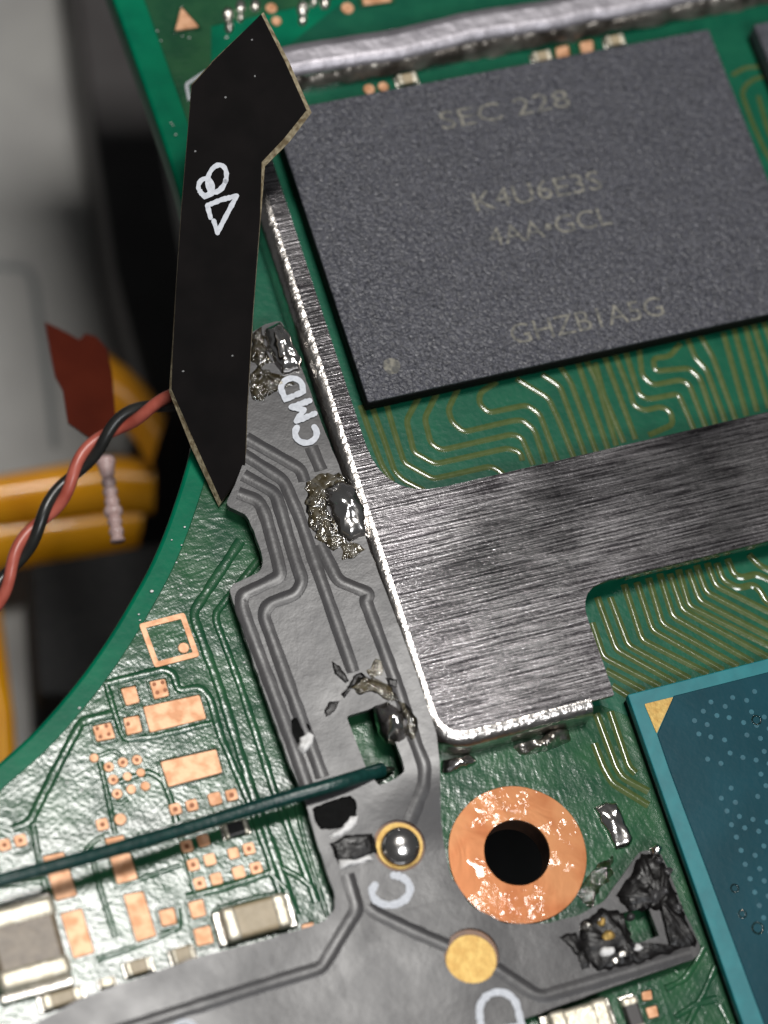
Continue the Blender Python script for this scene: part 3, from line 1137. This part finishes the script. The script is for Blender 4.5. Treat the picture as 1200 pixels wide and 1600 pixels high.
M_LASER = laser_mat()
chip_text('SEC 228', (692, 203), (893, 166), 33)
chip_text('K4U6E3S', (745, 331), (943, 295), 35)
chip_text('4AA\u2022GCL', (768, 386), (958, 350), 33)
chip_text('GHZB1A5G', (803, 539), (1040, 492), 35)
obj('pin_one_dot', prism([wcirc(612, 572, 13.5, ZC, 20, 0.1, 2)], ZC - 0.002, ZC + 0.0012), M_LASER, chip, smooth=0)

# second dark package at the far right
c2 = P(1178, 38, ZC)
chip2 = thing('logic_chip', 'dark grey chip beyond the far side of the speckled memory chip', 'chip', (c2.x + 0.7, c2.y - 0.5, 0))
obj('package_top', prism([rect_loop(c2.x, c2.y - 1.0, c2.x + 1.4, c2.y, 0.006)], 0.034, ZC, 0.004, 2), 'chip', chip2)
obj('substrate', prism([rect_loop(c2.x + 0.002, c2.y - 0.998, c2.x + 1.398, c2.y - 0.002)], 0.004, 0.0338), 'chipside', chip2)

# teal processor package
ZP = 0.07
px0 = sum(P(x, y, ZP).x for x, y in ((979, 1090), (1070, 1335), (1160, 1592))) / 3
py1 = sum(P(x, y, ZP).y for x, y in ((985, 1083), (1195, 1031))) / 2
print('TEAL', px0, py1)
proc = thing('processor_package', 'teal processor package with a dark dotted face and gold corner triangle', 'chip', (px0 + 0.7, py1 - 0.7, 0))
obj('substrate', prism([rect_loop(px0, py1 - 1.6, px0 + 1.6, py1, 0.004)], 0.0405, ZP, 0.003, 2), 'teal', proc)
obj('underfill', prism([rect_loop(px0 + 0.004, py1 - 1.596, px0 + 1.596, py1 - 0.004)], 0.002, 0.040), 'chipside', proc)
ff = [(1053, 1087), (1200, 1050), (1420, 995), (1500, 1800), (1270, 1810), (1193, 1597), (1045, 1200), (1027, 1147)]
plate('dark_face', [ff], ZP - 0.002, ZP + 0.003, 'tealdark', proc, bevel=0.002, seg=1)
plate('gold_triangle', [fillet([(1007, 1100), (1052, 1089), (1026, 1146)], 2, 2)], ZP - 0.001, ZP + 0.0035, 'gold', proc)
rd = random.Random(3)
o0 = P(1063, 1100, ZP + 0.003)
nd = 0
for i in range(46):
    for j in range(12):
        if (i + j) % 2:
            continue
        x = o0.x + 0.022 + j * 0.035
        y = o0.y - 0.018 - i * 0.0175 * 1.15
        if rd.random() < 0.35:
            continue
        x += rd.uniform(-.003, .003)
        y += rd.uniform(-.003, .003)
        lp = [(x + 0.0078 * math.cos(a), y + 0.0078 * math.sin(a)) for a in (k * math.pi / 4 for k in range(8))]
        obj('via_dot', prism([lp], ZP + 0.001, ZP + 0.0036), 'tealdot', proc, smooth=0)
        nd += 1
for x, y, r in ((1184, 1450, 10), (1148, 1388, 7), (1160, 1428, 7), (1182, 1125, 8)):
    obj('flux_spot', prism([wcirc(x, y, r, ZP + 0.003, 18, 0.1), wcirc(x, y, r * 0.72, ZP + 0.003, 18, 0.1)], ZP + 0.002, ZP + 0.0052, 0.001, 1), 'flux', proc)

# ================================================================== MODCHIP FLEX
ZF0, ZF1, ZF2 = 0.020, 0.046, 0.058
FLEX = [(392, 520), (412, 507), (440, 500), (452, 530), (478, 592), (500, 655), (528, 724), (557, 800), (582, 870), (622, 975), (660, 1078), (682, 1145), (687, 1190), (689, 1285), (702, 1365), (735, 1415), (790, 1443), (850, 1444), (905, 1430),
        (945, 1408), (975, 1365), (1000, 1330), (1030, 1328), (1045, 1360), (1070, 1425), (1096, 1482), (1090, 1496), (1050, 1510), (985, 1532), (920, 1555), (850, 1580), (800, 1600), (600, 1680), (300, 1780), (-60, 1880), (-120, 1680), (60, 1596), (130, 1558), (215, 1528), (300, 1498), (400, 1472), (480, 1449),
        (505, 1440), (522, 1424), (524, 1400), (500, 1330), (470, 1232), (455, 1200), (410, 1075), (368, 950), (358, 924), (367, 910), (402, 896), (411, 886), (410, 868), (397, 830), (385, 804), (352, 789), (368, 756), (378, 730), (384, 690), (386, 620)]
FLEX_S = jitter(fillet(FLEX, 8, 3), 1.6, 14, 4)
WIN = [(541, 1119), (578, 1108), (590, 1100), (606, 1130), (628, 1185), (633, 1205), (618, 1217), (592, 1228), (572, 1200)]
WIN2 = [(966, 1428), (1012, 1415), (1030, 1462), (985, 1478)]
WARP_ROOT[0] = flexroot = thing('flex_circuit', 'dark grey flexible ribbon circuit soldered along the shield frame with its black tab lifted', 'flex circuit', P(560, 1000, ZF0))




wl = [[tuple(p[:2]) for p in W(FLEX_S, ZF1)], W(fillet(WIN, 5, 2), ZF1), W(WIN2, ZF1)]
bm = prism([[(p[0], p[1]) for p in l] for l in wl], ZF0, ZF1)
gridcut(bm, 0.08)
obj('ribbon_base', bm, 'flex', flexroot, smooth=14)
hd = wcirc(737, 1493, 43, ZF2, 30)
hc = wcirc(624, 1321, 41, ZF2, 30)
FS2 = [(x, y) for x, y in FLEX_S]
wl2 = [W(FS2, ZF2), W(fillet(WIN, 5, 2), ZF2), W(WIN2, ZF2), hd, hc]
wl2 = [[(p[0], p[1]) for p in l] for l in wl2]
# pull the cover in by a hair so that no faces coincide with the base
bm = prism(wl2, ZF1 - 0.0003, ZF2, 0.003, 2)
gridcut(bm, 0.045)
obj('coverlay', bm, 'flex', flexroot, smooth=14)
FT = [
    [(372, 770), (404, 782), (414, 803), (433, 872), (439, 900), (400, 919), (378, 929), (377, 946), (400, 1010), (447, 1135), (482, 1235)],
    [(380, 742), (430, 770), (440, 803), (462, 877), (473, 908), (462, 928), (420, 943), (411, 960), (467, 1115), (504, 1215)],
    [(378, 708), (443, 750), (466, 803), (497, 893), (552, 1050)],
    [(384, 684), (470, 733), (476, 752)],
    [(500, 850), (528, 907), (577, 927), (571, 938), (622, 1075), (648, 1157), (664, 1198), (662, 1230), (640, 1285)],
    [(486, 698), (502, 735)],
    [(543, 1366), (559, 1420), (540, 1450), (503, 1512), (400, 1543), (217, 1601), (100, 1640)],
    [(575, 1415), (588, 1427), (640, 1452), (700, 1478)],
    [(775, 1512), (835, 1553), (850, 1557), (960, 1525), (1080, 1488)],
]
for i, p in enumerate(FT):
    ridge('ribbon_trace', p, ZF2 + 0.0003, 20, 0.0027, 'flex', flexroot, r=10, wob=0.12, flat=1.3, seed=i)
obj('adhesive_ring', prism([wcirc(737, 1494, 47, ZF1, 30)], ZF1 - 0.003, ZF1 + 0.001), 'adhesive', flexroot)
obj('adhesive_ring', prism([wcirc(624, 1322, 45, ZF1, 30)], ZF1 - 0.003, ZF1 + 0.001), 'adhesive', flexroot)
obj('gold_pad', prism([wcirc(736, 1501, 40, ZF1, 30, 0.03)], ZF1 - 0.002, ZF1 + 0.005, 0.001, 1), 'gold', flexroot)
obj('gold_pad', prism([wcirc(624, 1322, 37, ZF1, 30, 0.03)], ZF1 - 0.002, ZF1 + 0.005, 0.001, 1), 'gold', flexroot)


# lettering, drawn as pen strokes of white ink
def ink(name, strokes, z, w, parent, to=None, seed=0):
    bm = bmesh.new()
    for si, st in enumerate(strokes):
        pts = resample([Vector((x, y)) for x, y in st], 3)
        m = len(pts)
        L, Rr = [], []
        for i, p in enumerate(pts):
            t = (pts[min(m - 1, i + 1)] - pts[max(0, i - 1)]).normalized()
            s = Vector((-t.y, t.x))
            ww = w / 2 * (1 + 0.38 * noise.noise(Vector((p.x * 0.25, p.y * 0.25, seed + si))))
            L.append(p + s * ww)
            Rr.append(p - s * ww)
        f = to or (lambda x, y, zz: P(x, y, zz))
        zt = z + 0.0004 * si
        lv = [bm.verts.new(f(p.x, p.y, zt)) for p in L]
        rv = [bm.verts.new(f(p.x, p.y, zt)) for p in Rr]
        for i in range(m - 1):
            bm.faces.new((lv[i], lv[i + 1], rv[i + 1], rv[i]))
        for q, sgn in ((pts[0], -1), (pts[-1], 1)):
            fan = [bm.verts.new(f(q.x + w / 2 * 0.98 * math.cos(a), q.y + w / 2 * 0.98 * math.sin(a), zt + 0.0002)) for a in (k * math.pi / 4 for k in range(8))]
            bm.faces.new(fan)
    bm.normal_update()
    if to is None:
        for fc in bm.faces:
            if fc.normal.z < 0:
                fc.normal_flip()
    off = base_of(parent)
    if parent == WARP_ROOT[0]:
        raise_bm(bm)
    bmesh.ops.translate(bm, verts=bm.verts, vec=-off)
    me = bpy.data.meshes.new(name)
    bm.to_mesh(me)
    bm.free()
    me.materials.append(M['ink'])
    o = bpy.data.objects.new(name, me)
    COL.objects.link(o)
    o.parent = parent
    return o


def arc(cx, cy, rx, ry, a0, a1, n=14, rot=0):
    out = []
    for i in range(n + 1):
        a = math.radians(a0 + (a1 - a0) * i / n)
        x, y = rx * math.cos(a), ry * math.sin(a)
        c, s = math.cos(math.radians(rot)), math.sin(math.radians(rot))
        out.append((cx + x * c - y * s, cy + x * s + y * c))
    return out


ZI = ZF2 + 0.0018
ink('letter_c', [[(586, 1383)] + arc(611, 1391, 30, 23, 195, -75, 18, -10)], ZI, 12, flexroot, seed=1)
ink('letter_d', [arc(779, 1580, 30, 30, 180, 360, 16, -8), [(749, 1584), (753, 1615)], [(809, 1576), (816, 1606)], [(753, 1613), (816, 1603)]], ZI, 11, flexroot, seed=2)
ink('letter_c', [[(464, 668)] + arc(478, 677, 17, 15, 200, -40, 12)], ZI + 0.004, 10, flexroot, seed=3)
ink('letter_m', [[(463, 658), (492, 646)], [(463, 658), (475, 640)], [(475, 640), (455, 636)], [(455, 636), (484, 626)]], ZI + 0.004, 9, flexroot, seed=4)
ink('letter_d', [arc(456, 606, 17, 15, 170, 370, 12, -10), [(440, 610), (446, 624), (474, 612), (472, 602)]], ZI + 0.004, 9, flexroot, seed=5)
ink('letter_zero', [arc(288, 1612, 18, 16, 180, 360, 12, -10)], ZI, 8, flexroot, seed=6)

# the lifted black tab: a stiff tongue folded up from the ribbon, standing almost face-on
hinge = P(366, 772, ZF1 + 0.004)
tn = (-AF + AX * 0.02 + AY * 0.02).normalized()


def T(px, py, depth=0.0):
    d = AX * ((px - 600) / FPX) - AY * ((py - 800) / FPX) + AF
    o = hinge - tn * depth
    t = (o - CAM).dot(tn) / d.dot(tn)
    return CAM + d * t


TABF = [(408, 22), (446, 98), (479, 172), (444, 216), (409, 253), (406, 345), (395, 490), (386, 640), (383, 730), (372, 750), (346, 784), (306, 695), (268, 608), (270, 555), (276, 440), (284, 325), (292, 230), (300, 133), (330, 100), (332, 97)]
TABB = [(412, 19), (452, 97), (487, 176), (452, 222), (414, 260), (407, 347), (396, 490), (387, 640), (384, 731), (370, 754), (342, 792), (299, 700), (264, 612), (268, 556), (275, 440), (283, 325), (291, 230), (299, 132), (329, 99), (331, 96)]
bm = bmesh.new()
fv = [bm.verts.new(T(x, y)) for x, y in TABF]
bv = [bm.verts.new(T(x, y, 0.016)) for x, y in TABB]
bm.faces.new(fv)
bm.faces.new(list(reversed(bv)))
core = obj('lifted_tab', bm, 'tab', flexroot, smooth=0, warp=False)  # near-black face carries the painted shade of its tilt
core['label'] = 'black tab lifted off the ribbon, marked V6'
bm = bmesh.new()
fv = [bm.verts.new(T(x, y, 0.0008)) for x, y in TABF]
bv = [bm.verts.new(T(x, y, 0.0155)) for x, y in TABB]
n = len(fv)
for i in range(n):
    bm.faces.new((fv[i], bv[i], bv[(i + 1) % n], fv[(i + 1) % n]))
obj('tab_edge', bm, 'tabedge', core, smooth=0)
Tz = lambda x, y, zz: T(x, y, -0.002 - zz)
ink('letter_v', [[(370, 306), (346, 312), (324, 321)], [(324, 321), (329, 340)], [(369, 308), (356, 332), (340, 363)], [(334, 345), (340, 364)]], 0.0, 7.6, core, to=Tz, seed=7)
ink('digit_six', [arc(339, 279, 14, 22, 0, 360, 22, 18), arc(321, 292, 11, 13, 130, -190, 16, 0), [(312, 298), (320, 308), (331, 303)]], 0.0, 7.6, core, to=Tz, seed=8)
for i, (x, y) in enumerate(((394, 62), (352, 152), (286, 580), (363, 556), (305, 236), (398, 119))):
    bm = bmesh.new()
    k = [bm.verts.new(T(x + rd.uniform(1, 2.5) * math.cos(a), y + rd.uniform(1, 2.5) * math.sin(a), -0.0015)) for a in (j * math.pi / 3 for j in range(6))]
    bm.faces.new(k)
    obj('dust_speck', bm, 'dust', core, smooth=0)

# scorched / scraped places on the ribbon
ZS = ZF2 + 0.0005


def patch(name, pts, h, m, seed=0, edge=3, z=ZF2, amp=0.5, freq=22, step=4, power=0.35):
    return blob(name, pts, z, h, m, flexroot, rings=7, amp=amp, freq=freq, seed=seed, edge=edge, step=step, power=power)


patch('scraped_spot', [(455, 1122), (466, 1116), (482, 1128), (490, 1140), (482, 1152), (462, 1168), (448, 1150)], 0.0022, 'dark_scrape', 1)
patch('white_crumb', [(468, 1152), (482, 1144), (491, 1150), (488, 1168), (474, 1178), (465, 1170)], 0.020, 'crumb', 2)
patch('scorched_spot', [(482, 1262), (520, 1246), (552, 1238), (562, 1255), (560, 1280), (532, 1296), (500, 1300), (488, 1285)], 0.0022, 'dark_scrape', 3)
patch('scorched_spot', [(512, 1318), (545, 1302), (584, 1300), (590, 1330), (560, 1345), (530, 1356), (520, 1340)], 0.005, 'char', 4)
patch('white_crumb', [(533, 1296), (548, 1276), (560, 1272), (558, 1286), (546, 1300), (520, 1312), (514, 1308)], 0.016, 'crumb', 5)
patch('white_crumb', [(528, 1344), (545, 1348), (578, 1336), (586, 1342), (560, 1352), (532, 1357)], 0.016, 'crumb', 6)
patch('scorched_spot', [(552, 1054), (566, 1049), (575, 1056), (560, 1068), (546, 1080), (538, 1092), (530, 1086), (545, 1072)], 0.004, 'char', 7)
patch('scorched_spot', [(504, 1112), (515, 1094), (530, 1096), (524, 1110), (508, 1122)], 0.003, 'char', 8)
patch('scorched_spot', [(516, 1030), (530, 1040), (548, 1064), (540, 1070), (522, 1052)], 0.003, 'char', 9)
patch('scorched_spot', [(600, 1058), (622, 1062), (624, 1078), (606, 1072)], 0.004, 'char', 10)
# charred far end of the ribbon
patch('charred_end', [(958, 1400), (985, 1362), (1000, 1332), (1030, 1330), (1046, 1365), (1070, 1428), (1092, 1480), (1050, 1490), (1030, 1420), (985, 1425)], 0.018, 'char', 11, edge=6, amp=0.6, freq=34, step=3)
patch('charred_end', [(905, 1440), (940, 1415), (975, 1428), (990, 1478), (1040, 1475), (1070, 1482), (980, 1512), (930, 1520), (905, 1490)], 0.014, 'char', 12, edge=6, amp=0.6, freq=34, step=3)
patch('scorch_trail', [(870, 1462), (900, 1455), (915, 1490), (925, 1515), (912, 1520), (900, 1492), (880, 1470)], 0.006, 'char', 13, edge=4)
for i, (x, y, r) in enumerate(((1020, 1402, 15), (1035, 1395, 10), (1042, 1362, 10), (1058, 1418, 10), (1028, 1345, 8), (985, 1432, 7))):
    patch('grey_flake', circ(x, y, r, 10, r * 0.8), 0.022, 'flex', 20 + i, edge=4, amp=0.6)
for i, (x, y, r) in enumerate(((948, 1488, 14), (972, 1492, 12), (960, 1502, 10), (995, 1482, 9), (915, 1448, 10), (940, 1440, 8))):
    patch('grey_crumb', circ(x, y, r, 10, r * 0.7), 0.020, 'crumb' if i in (0, 3) else 'solderdull', 30 + i, edge=4, amp=0.7)
patch('gold_crumb', circ(938, 1442, 8, 10), 0.022, 'gold', 41, edge=3, amp=0.8)
patch('gold_crumb', circ(950, 1466, 12, 10), 0.017, 'gold', 42, edge=4, amp=0.8)

# ================================================================== SOLDER JOINTS AND FLUX
blob('solder_joint', [(412, 516), (436, 505), (450, 522), (462, 548), (471, 566), (468, 582), (440, 586), (428, 566), (416, 545)], ZF2 - 0.002, 0.05, 'solder', None,
     'shiny solder joint with brown flux at the far end of the grey ribbon', 'solder joint', rings=14, amp=0.30, freq=18, seed=2, edge=3, power=0.55)
blob('solder_joint', [(508, 762), (534, 752), (556, 764), (570, 800), (573, 838), (548, 848), (530, 838), (518, 806), (508, 782)], ZF2 - 0.002, 0.055, 'solder', None,
     'shiny solder joint bridging ribbon to shield frame beside the cross bar', 'solder joint', rings=14, amp=0.28, freq=16, seed=6, edge=3, power=0.55)
blob('solder_joint', [(582, 1104), (603, 1096), (622, 1108), (634, 1132), (638, 1154), (624, 1163), (602, 1162), (590, 1140)], 0.046, 0.06, 'solder', None,
     'bright solder joint at the edge of the small ribbon window', 'solder joint', rings=12, amp=0.4, freq=16, seed=8, edge=2, power=0.7)
# smooth ball on the C pad
bm = bmesh.new()
bmesh.ops.create_uvsphere(bm, u_segments=32, v_segments=18, radius=1.0)
cb = P(626, 1322, ZF1 + 0.02)
bmesh.ops.scale(bm, vec=(0.056, 0.056, 0.040), verts=bm.verts)
bmesh.ops.translate(bm, verts=bm.verts, vec=(cb.x, cb.y, ZF1 + 0.014))
o = obj('solder_ball', bm, 'solder', None, (cb.x, cb.y, ZF1), smooth=180, warp=True)
tag(o, 'smooth round solder ball on the gold pad marked C', 'solder joint')
blob('solder_joint', [(688, 1190), (706, 1186), (735, 1180), (748, 1190), (730, 1202), (700, 1212), (688, 1208)], 0.003, 0.028, 'solder', None,
     'flat bright solder smear under the rounded corner of the shield frame', 'solder joint', amp=0.5, freq=20, seed=11, edge=3)
blob('solder_joint', [(800, 1168), (838, 1156), (872, 1140), (890, 1140), (893, 1158), (850, 1174), (810, 1182)], 0.003, 0.045, 'solderdull', None,
     'dull lumpy solder along the foot of the shield frame lower wall', 'solder joint', amp=0.8, freq=24, seed=12, edge=4)
blob('solder_joint', [(926, 1262), (944, 1252), (962, 1252), (978, 1288), (990, 1314), (984, 1326), (962, 1330), (946, 1300)], 0.003, 0.026, 'solder', None,
     'narrow silver solder bar on a pad between the copper ring and teal package', 'solder joint', amp=0.35, freq=22, seed=14, edge=2, power=0.4)
blob('solder_joint', [(1012, 1326), (1024, 1318), (1034, 1326), (1030, 1340), (1016, 1342)], 0.05, 0.03, 'solder', None,
     'tiny bright solder bead at the tip of the charred ribbon end', 'solder joint', amp=0.3, seed=15, edge=2)
FL = [
    ([(388, 590), (402, 572), (425, 580), (450, 590), (462, 600), (430, 612), (405, 630), (390, 620)], ZF2, 0.018, 'clear glassy flux pool beside the smeared lettering'),
    ([(394, 520), (408, 512), (416, 545), (424, 572), (404, 578), (390, 560)], ZF2, 0.020, 'crinkled flux crust under the lifted black tab'),
    ([(476, 752), (498, 738), (530, 735), (545, 748), (512, 760), (512, 800), (520, 832), (545, 850), (520, 862), (492, 845), (476, 800)], ZF2, 0.022, 'crinkled amber flux beside the solder joint near the cross bar'),
    ([(530, 848), (556, 848), (572, 856), (556, 872), (536, 874)], ZF2, 0.010, 'thin flux film on the ribbon below the frame joint'),
    ([(542, 1070), (560, 1058), (590, 1060), (612, 1074), (628, 1092), (610, 1096), (585, 1084), (556, 1082)], ZF2, 0.020, 'pale yellow flux shard above the ribbon window'),
    ([(570, 1052), (588, 1030), (600, 1030), (596, 1056), (580, 1062)], ZF2, 0.010, 'whitish flux flake on the ribbon above the yellow shard'),
    ([(622, 1092), (640, 1104), (652, 1130), (652, 1155), (640, 1160), (634, 1130), (624, 1108)], ZF2, 0.020, 'clear flux ridge beside the bright window solder joint'),
    ([(925, 1425), (895, 1395), (918, 1370), (940, 1345), (960, 1335), (955, 1370), (930, 1400)], 0.004, 0.012, 'wet flux film between the copper ring and the charred end'),
]
for i, (pts, z, h, lab) in enumerate(FL):
    blob('flux_residue', pts, z - 0.001, h * 0.55, 'flux', None, lab, 'flux residue', 'flux left around the solder joints', amp=0.8, freq=24, seed=50 + i, edge=6, power=0.8, rings=16, step=2)

# ================================================================== CHIP COMPONENTS
chip_part('capacitor', 'large brown capacitor with wide silver ends beside the bare copper pads', 'capacitor', 42, 1472, 118, 104, 46, 'v', tfrac=0.27)
chip_part('capacitor', 'medium tan capacitor half beside the ribbon edge below the green wire', 'capacitor', 401, 1431, 98, 50, 34, 'u', body='ceramic2', rot=0.0, tfrac=0.24)
chip_part('resistor', 'tiny black resistor among small via pads below the green wire', 'resistor', 369, 1294, 36, 22, 14, 'u', body='resistor', tfrac=0.2)
chip_part('capacitor', 'small tan capacitor peeking out where the ribbon runs past two wide bare pads', 'capacitor', 217, 1509, 38, 22, 18, 'u', body='ceramic2')
chip_part('capacitor', 'small tan capacitor against the ribbon next to a pair of square pads', 'capacitor', 287, 1491, 34, 26, 20, 'u', body='ceramic2')
chip_part('capacitor', 'thin tan capacitor half under the ribbon next to the large brown capacitor', 'capacitor', 98, 1558, 58, 22, 20, 'u', body='ceramic2')
chip_part('capacitor', 'tiny silver capacitor at the ribbon edge between two tan ones', 'capacitor', 168, 1534, 22, 14, 12, 'u', body='term')
chip_part('capacitor', 'small white-ended capacitor at the memory chip edge beside two round pads', 'capacitor', 637, 121, 34, 20, 16, 'u', body='ceramic2', tfrac=0.3)
chip_part('capacitor', 'small white-ended capacitor touching a square copper pad behind the memory chip', 'capacitor', 848, 86, 32, 20, 16, 'u', body='ceramic2', tfrac=0.3)
chip_part('capacitor', 'small white-ended capacitor standing alone behind the memory chip far corner', 'capacitor', 962, 61, 32, 20, 16, 'u', body='ceramic2', tfrac=0.3)
chip_part('capacitor', 'wide shiny silver-topped capacitor beyond the ribbon near the letter D', 'capacitor', 912, 1600, 92, 60, 34, 'u', body='term', tfrac=0.3)
chip_part('resistor', 'small upright grey resistor next to two orange copper pads', 'resistor', 992, 1585, 54, 24, 20, 'v', body='bar', tfrac=0.25)

# ================================================================== GREEN WIRE
wp = [P(-120, 1412, 0.21), P(0, 1376, 0.20), P(140, 1338, 0.17), P(300, 1292, 0.13), P(430, 1252, 0.115), P(520, 1226, 0.122), P(565, 1212, 0.108), P(597, 1203, 0.072)]
wpts = spline(wp, 8)
gw = thing('enamelled_wire', 'thin dark green enamelled wire lying over the copper pads into the ribbon window', 'wire', wp[-1])
obj('insulation', tube_bm(wpts, 0.0210, 12, 0.05), 'wiregreen', gw, smooth=180)
tip = [wpts[-1] + (wpts[-1] - wpts[-2]).normalized() * d for d in (-0.01, 0.02, 0.05)]
for k, q in enumerate(tip):
    q.z -= 0.012 * k
obj('bare_tip', tube_bm(tip, [0.010, 0.010, 0.006], 8), 'solderdull', gw, smooth=180)

# ================================================================== TWISTED PAIR
path = [P(-150, 1190, -0.55), P(-60, 1040, -0.5), P(0, 922, -0.42), P(40, 850, -0.36), P(90, 778, -0.30), P(140, 708, -0.24), P(190, 660, -0.18), P(250, 632, -0.10), P(310, 618, -0.02), P(360, 625, 0.05)]
cpts = spline(path, 16)
cum = [0.0]
for a, b in zip(cpts[:-1], cpts[1:]):
    cum.append(cum[-1] + (b - a).length)
ref = None
best = 1e9
for i, p in enumerate(cpts):
    d = (p - P(115, 742, -0.27)).length
    if d < best:
        best, ref = d, cum[i]
PER = 0.335


def helix(phase):
    out = []
    for i, p in enumerate(cpts):
        t = (cpts[min(len(cpts) - 1, i + 1)] - cpts[max(0, i - 1)]).normalized()
        s = t.cross(AF).normalized()
        q = s.cross(t).normalized()
        if q.dot(AF) > 0:
            q = -q
        a = (cum[i] - ref) / PER * 2 * math.pi + phase
        out.append(p + (q * math.cos(a) + s * math.sin(a)) * 0.0165)
    return out


def toploc(bm):
    c = sum((v.co for v in bm.verts), Vector((0, 0, 0))) / len(bm.verts)
    return c


bm = tube_bm(helix(0.0), 0.0190, 12)
tag(obj('red_wire', bm, 'wirered', None, toploc(bm), smooth=180), 'red insulated wire twisted round a black one beside the board edge', 'wire', 'twisted wire pair')
bm = tube_bm(helix(math.pi), 0.0185, 12)
tag(obj('black_wire', bm, 'wireblack', None, toploc(bm), smooth=180), 'black insulated wire twisted round a red one beside the board edge', 'wire', 'twisted wire pair')

# ================================================================== BACKGROUND INSIDE THE SHELL (out of focus)


def slab(name, pts, z0, z1, m, label, cat, group=None, bevel=0.05, r=20):
    loop = W(fillet(pts, r, 4), z1)
    c = sum(loop, Vector((0, 0, 0))) / len(loop)
    o = obj(name, prism([loop], z0, z1, bevel, 3), m, None, (c.x, c.y, z0))
    return tag(o, label, cat, group)


ZG = -2.5
can = thing('battery_can', 'pale grey metal battery can lying below the board', 'battery', P(0, 500, ZB - 0.2))
loop = W(fillet([(-500, -400), (75, -400), (95, 0), (125, 200), (165, 420), (200, 560), (215, 640), (190, 780), (150, 900), (70, 1200), (-500, 1400)], 20, 4), ZG)
obj('case', prism([loop], ZB - 0.2, ZG, 0.06, 3), 'panel', can)
ridge('label_edge', [(-60, 415), (40, 418), (52, 440), (70, 560), (86, 700)], ZG, 14, 0.01, 'panelline', can, r=10)
slab('plastic_rim', [(95, -300), (190, -300), (205, 0), (250, 200), (290, 420), (300, 640), (240, 650), (215, 560), (178, 420), (145, 200), (118, 0)], ZB - 0.2, -2.0, 'bar',
     'black plastic rim standing between the grey battery and the board edge', 'plastic rim', r=10)
# orange polyimide cables: three overlapping bands


def band(pts_top, pts_bot, z, m='kapton', name='band', parent=None, sag=0.05, th=0.02):
    bm = bmesh.new()
    n = len(pts_top)
    K = 7
    rows = []
    for i in range(n):
        a, b = P(*pts_top[i], z), P(*pts_bot[i], z)
        row = []
        for k in range(K):
            t = k / (K - 1)
            q = a.lerp(b, t)
            q.z += sag * math.sin(math.pi * t)
            row.append(q)
        rows.append(row)
    tv = [[bm.verts.new(q) for q in r] for r in rows]
    bv = [[bm.verts.new(q - Vector((0, 0, th))) for q in r] for r in rows]
    for i in range(n - 1):
        for k in range(K - 1):
            bm.faces.new((tv[i][k], tv[i][k + 1], tv[i + 1][k + 1], tv[i + 1][k]))
            bm.faces.new((bv[i][k], bv[i + 1][k], bv[i + 1][k + 1], bv[i][k + 1]))
        bm.faces.new((tv[i][0], tv[i + 1][0], bv[i + 1][0], bv[i][0]))
        bm.faces.new((tv[i][-1], bv[i][-1], bv[i + 1][-1], tv[i + 1][-1]))
    for i in (0, n - 1):
        for k in range(K - 1):
            bm.faces.new((tv[i][k], tv[i][k + 1], bv[i][k + 1], bv[i][k]))
    bmesh.ops.recalc_face_normals(bm, faces=bm.faces)
    return obj(name, bm, m, parent, smooth=60)


kc = thing('polyimide_cable', 'orange polyimide ribbon cable folded beneath the twisted red and black wires', 'ribbon cable', P(100, 800, ZG))
band([(-120, 755), (0, 742), (110, 722), (180, 712), (235, 715)], [(-120, 830), (0, 818), (110, 805), (180, 795), (240, 800)], -1.95, parent=kc, sag=0.10)
band([(-120, 800), (0, 800), (110, 792), (170, 785), (225, 785)], [(-120, 905), (0, 888), (90, 878), (160, 868), (215, 858)], -2.10, parent=kc, sag=0.12)
band([(165, 550), (200, 575), (235, 610), (260, 650)], [(165, 640), (190, 660), (215, 690), (235, 730)], -1.75, parent=kc)
k2 = thing('polyimide_strip', 'narrow orange polyimide strip running along the black foam block', 'ribbon cable', P(0, 1080, ZG))
band([(-70, 940), (-45, 1040), (-20, 1120), (-15, 1250)], [(0, 940), (12, 1040), (22, 1120), (30, 1250)], -2.2, name='band', parent=k2)
slab('foam_block', [(45, 880), (120, 868), (290, 840), (310, 1000), (230, 1060), (200, 1090), (60, 1085)], ZG - 0.1, -2.0, 'blackfoam',
     'black foam block on the grey battery under the curved board edge', 'foam block', r=12)
# reddish brown tape flag, standing up out of the shell
TP = [(70, 503), (100, 517), (124, 531), (133, 521), (150, 526), (167, 545), (175, 582), (179, 628), (181, 662), (140, 684), (106, 660), (98, 610), (86, 588), (78, 548)]
bm = bmesh.new()


def tz(x, y):
    return -0.62 + (y - 500) / 180.0 * 0.22


f1 = [bm.verts.new(P(x, y, tz(x, y))) for x, y in TP]
f2 = [bm.verts.new(P(x, y, tz(x, y)) - Vector((0, 0, 0.012))) for x, y in TP]
bm.faces.new(f1)
bm.faces.new(list(reversed(f2)))
for i in range(len(TP)):
    j = (i + 1) % len(TP)
    bm.faces.new((f1[i], f2[i], f2[j], f1[j]))
tag(obj('tape_flag', bm, 'tape', None, toploc(bm), smooth=0), 'torn reddish brown tape flag sticking out beside the twisted wires', 'tape')
# translucent beaded cord
bpts, brad = [], []
for i in range(60):
    t = i / 59
    bpts.append(P(164 + 20 * t, 714 + 132 * t, -0.55))
    k = abs(math.sin(t * math.pi * 8.5))
    brad.append(0.017 + 0.007 * k + (0.007 if (0.0 < t < 0.14 or 0.58 < t < 0.70) else 0))
bm = tube_bm(bpts, brad, 12)
tag(obj('beaded_cord', bm, 'bead', None, toploc(bm), smooth=180), 'short pinkish ribbed translucent cord hanging below the twisted wires', 'cord')
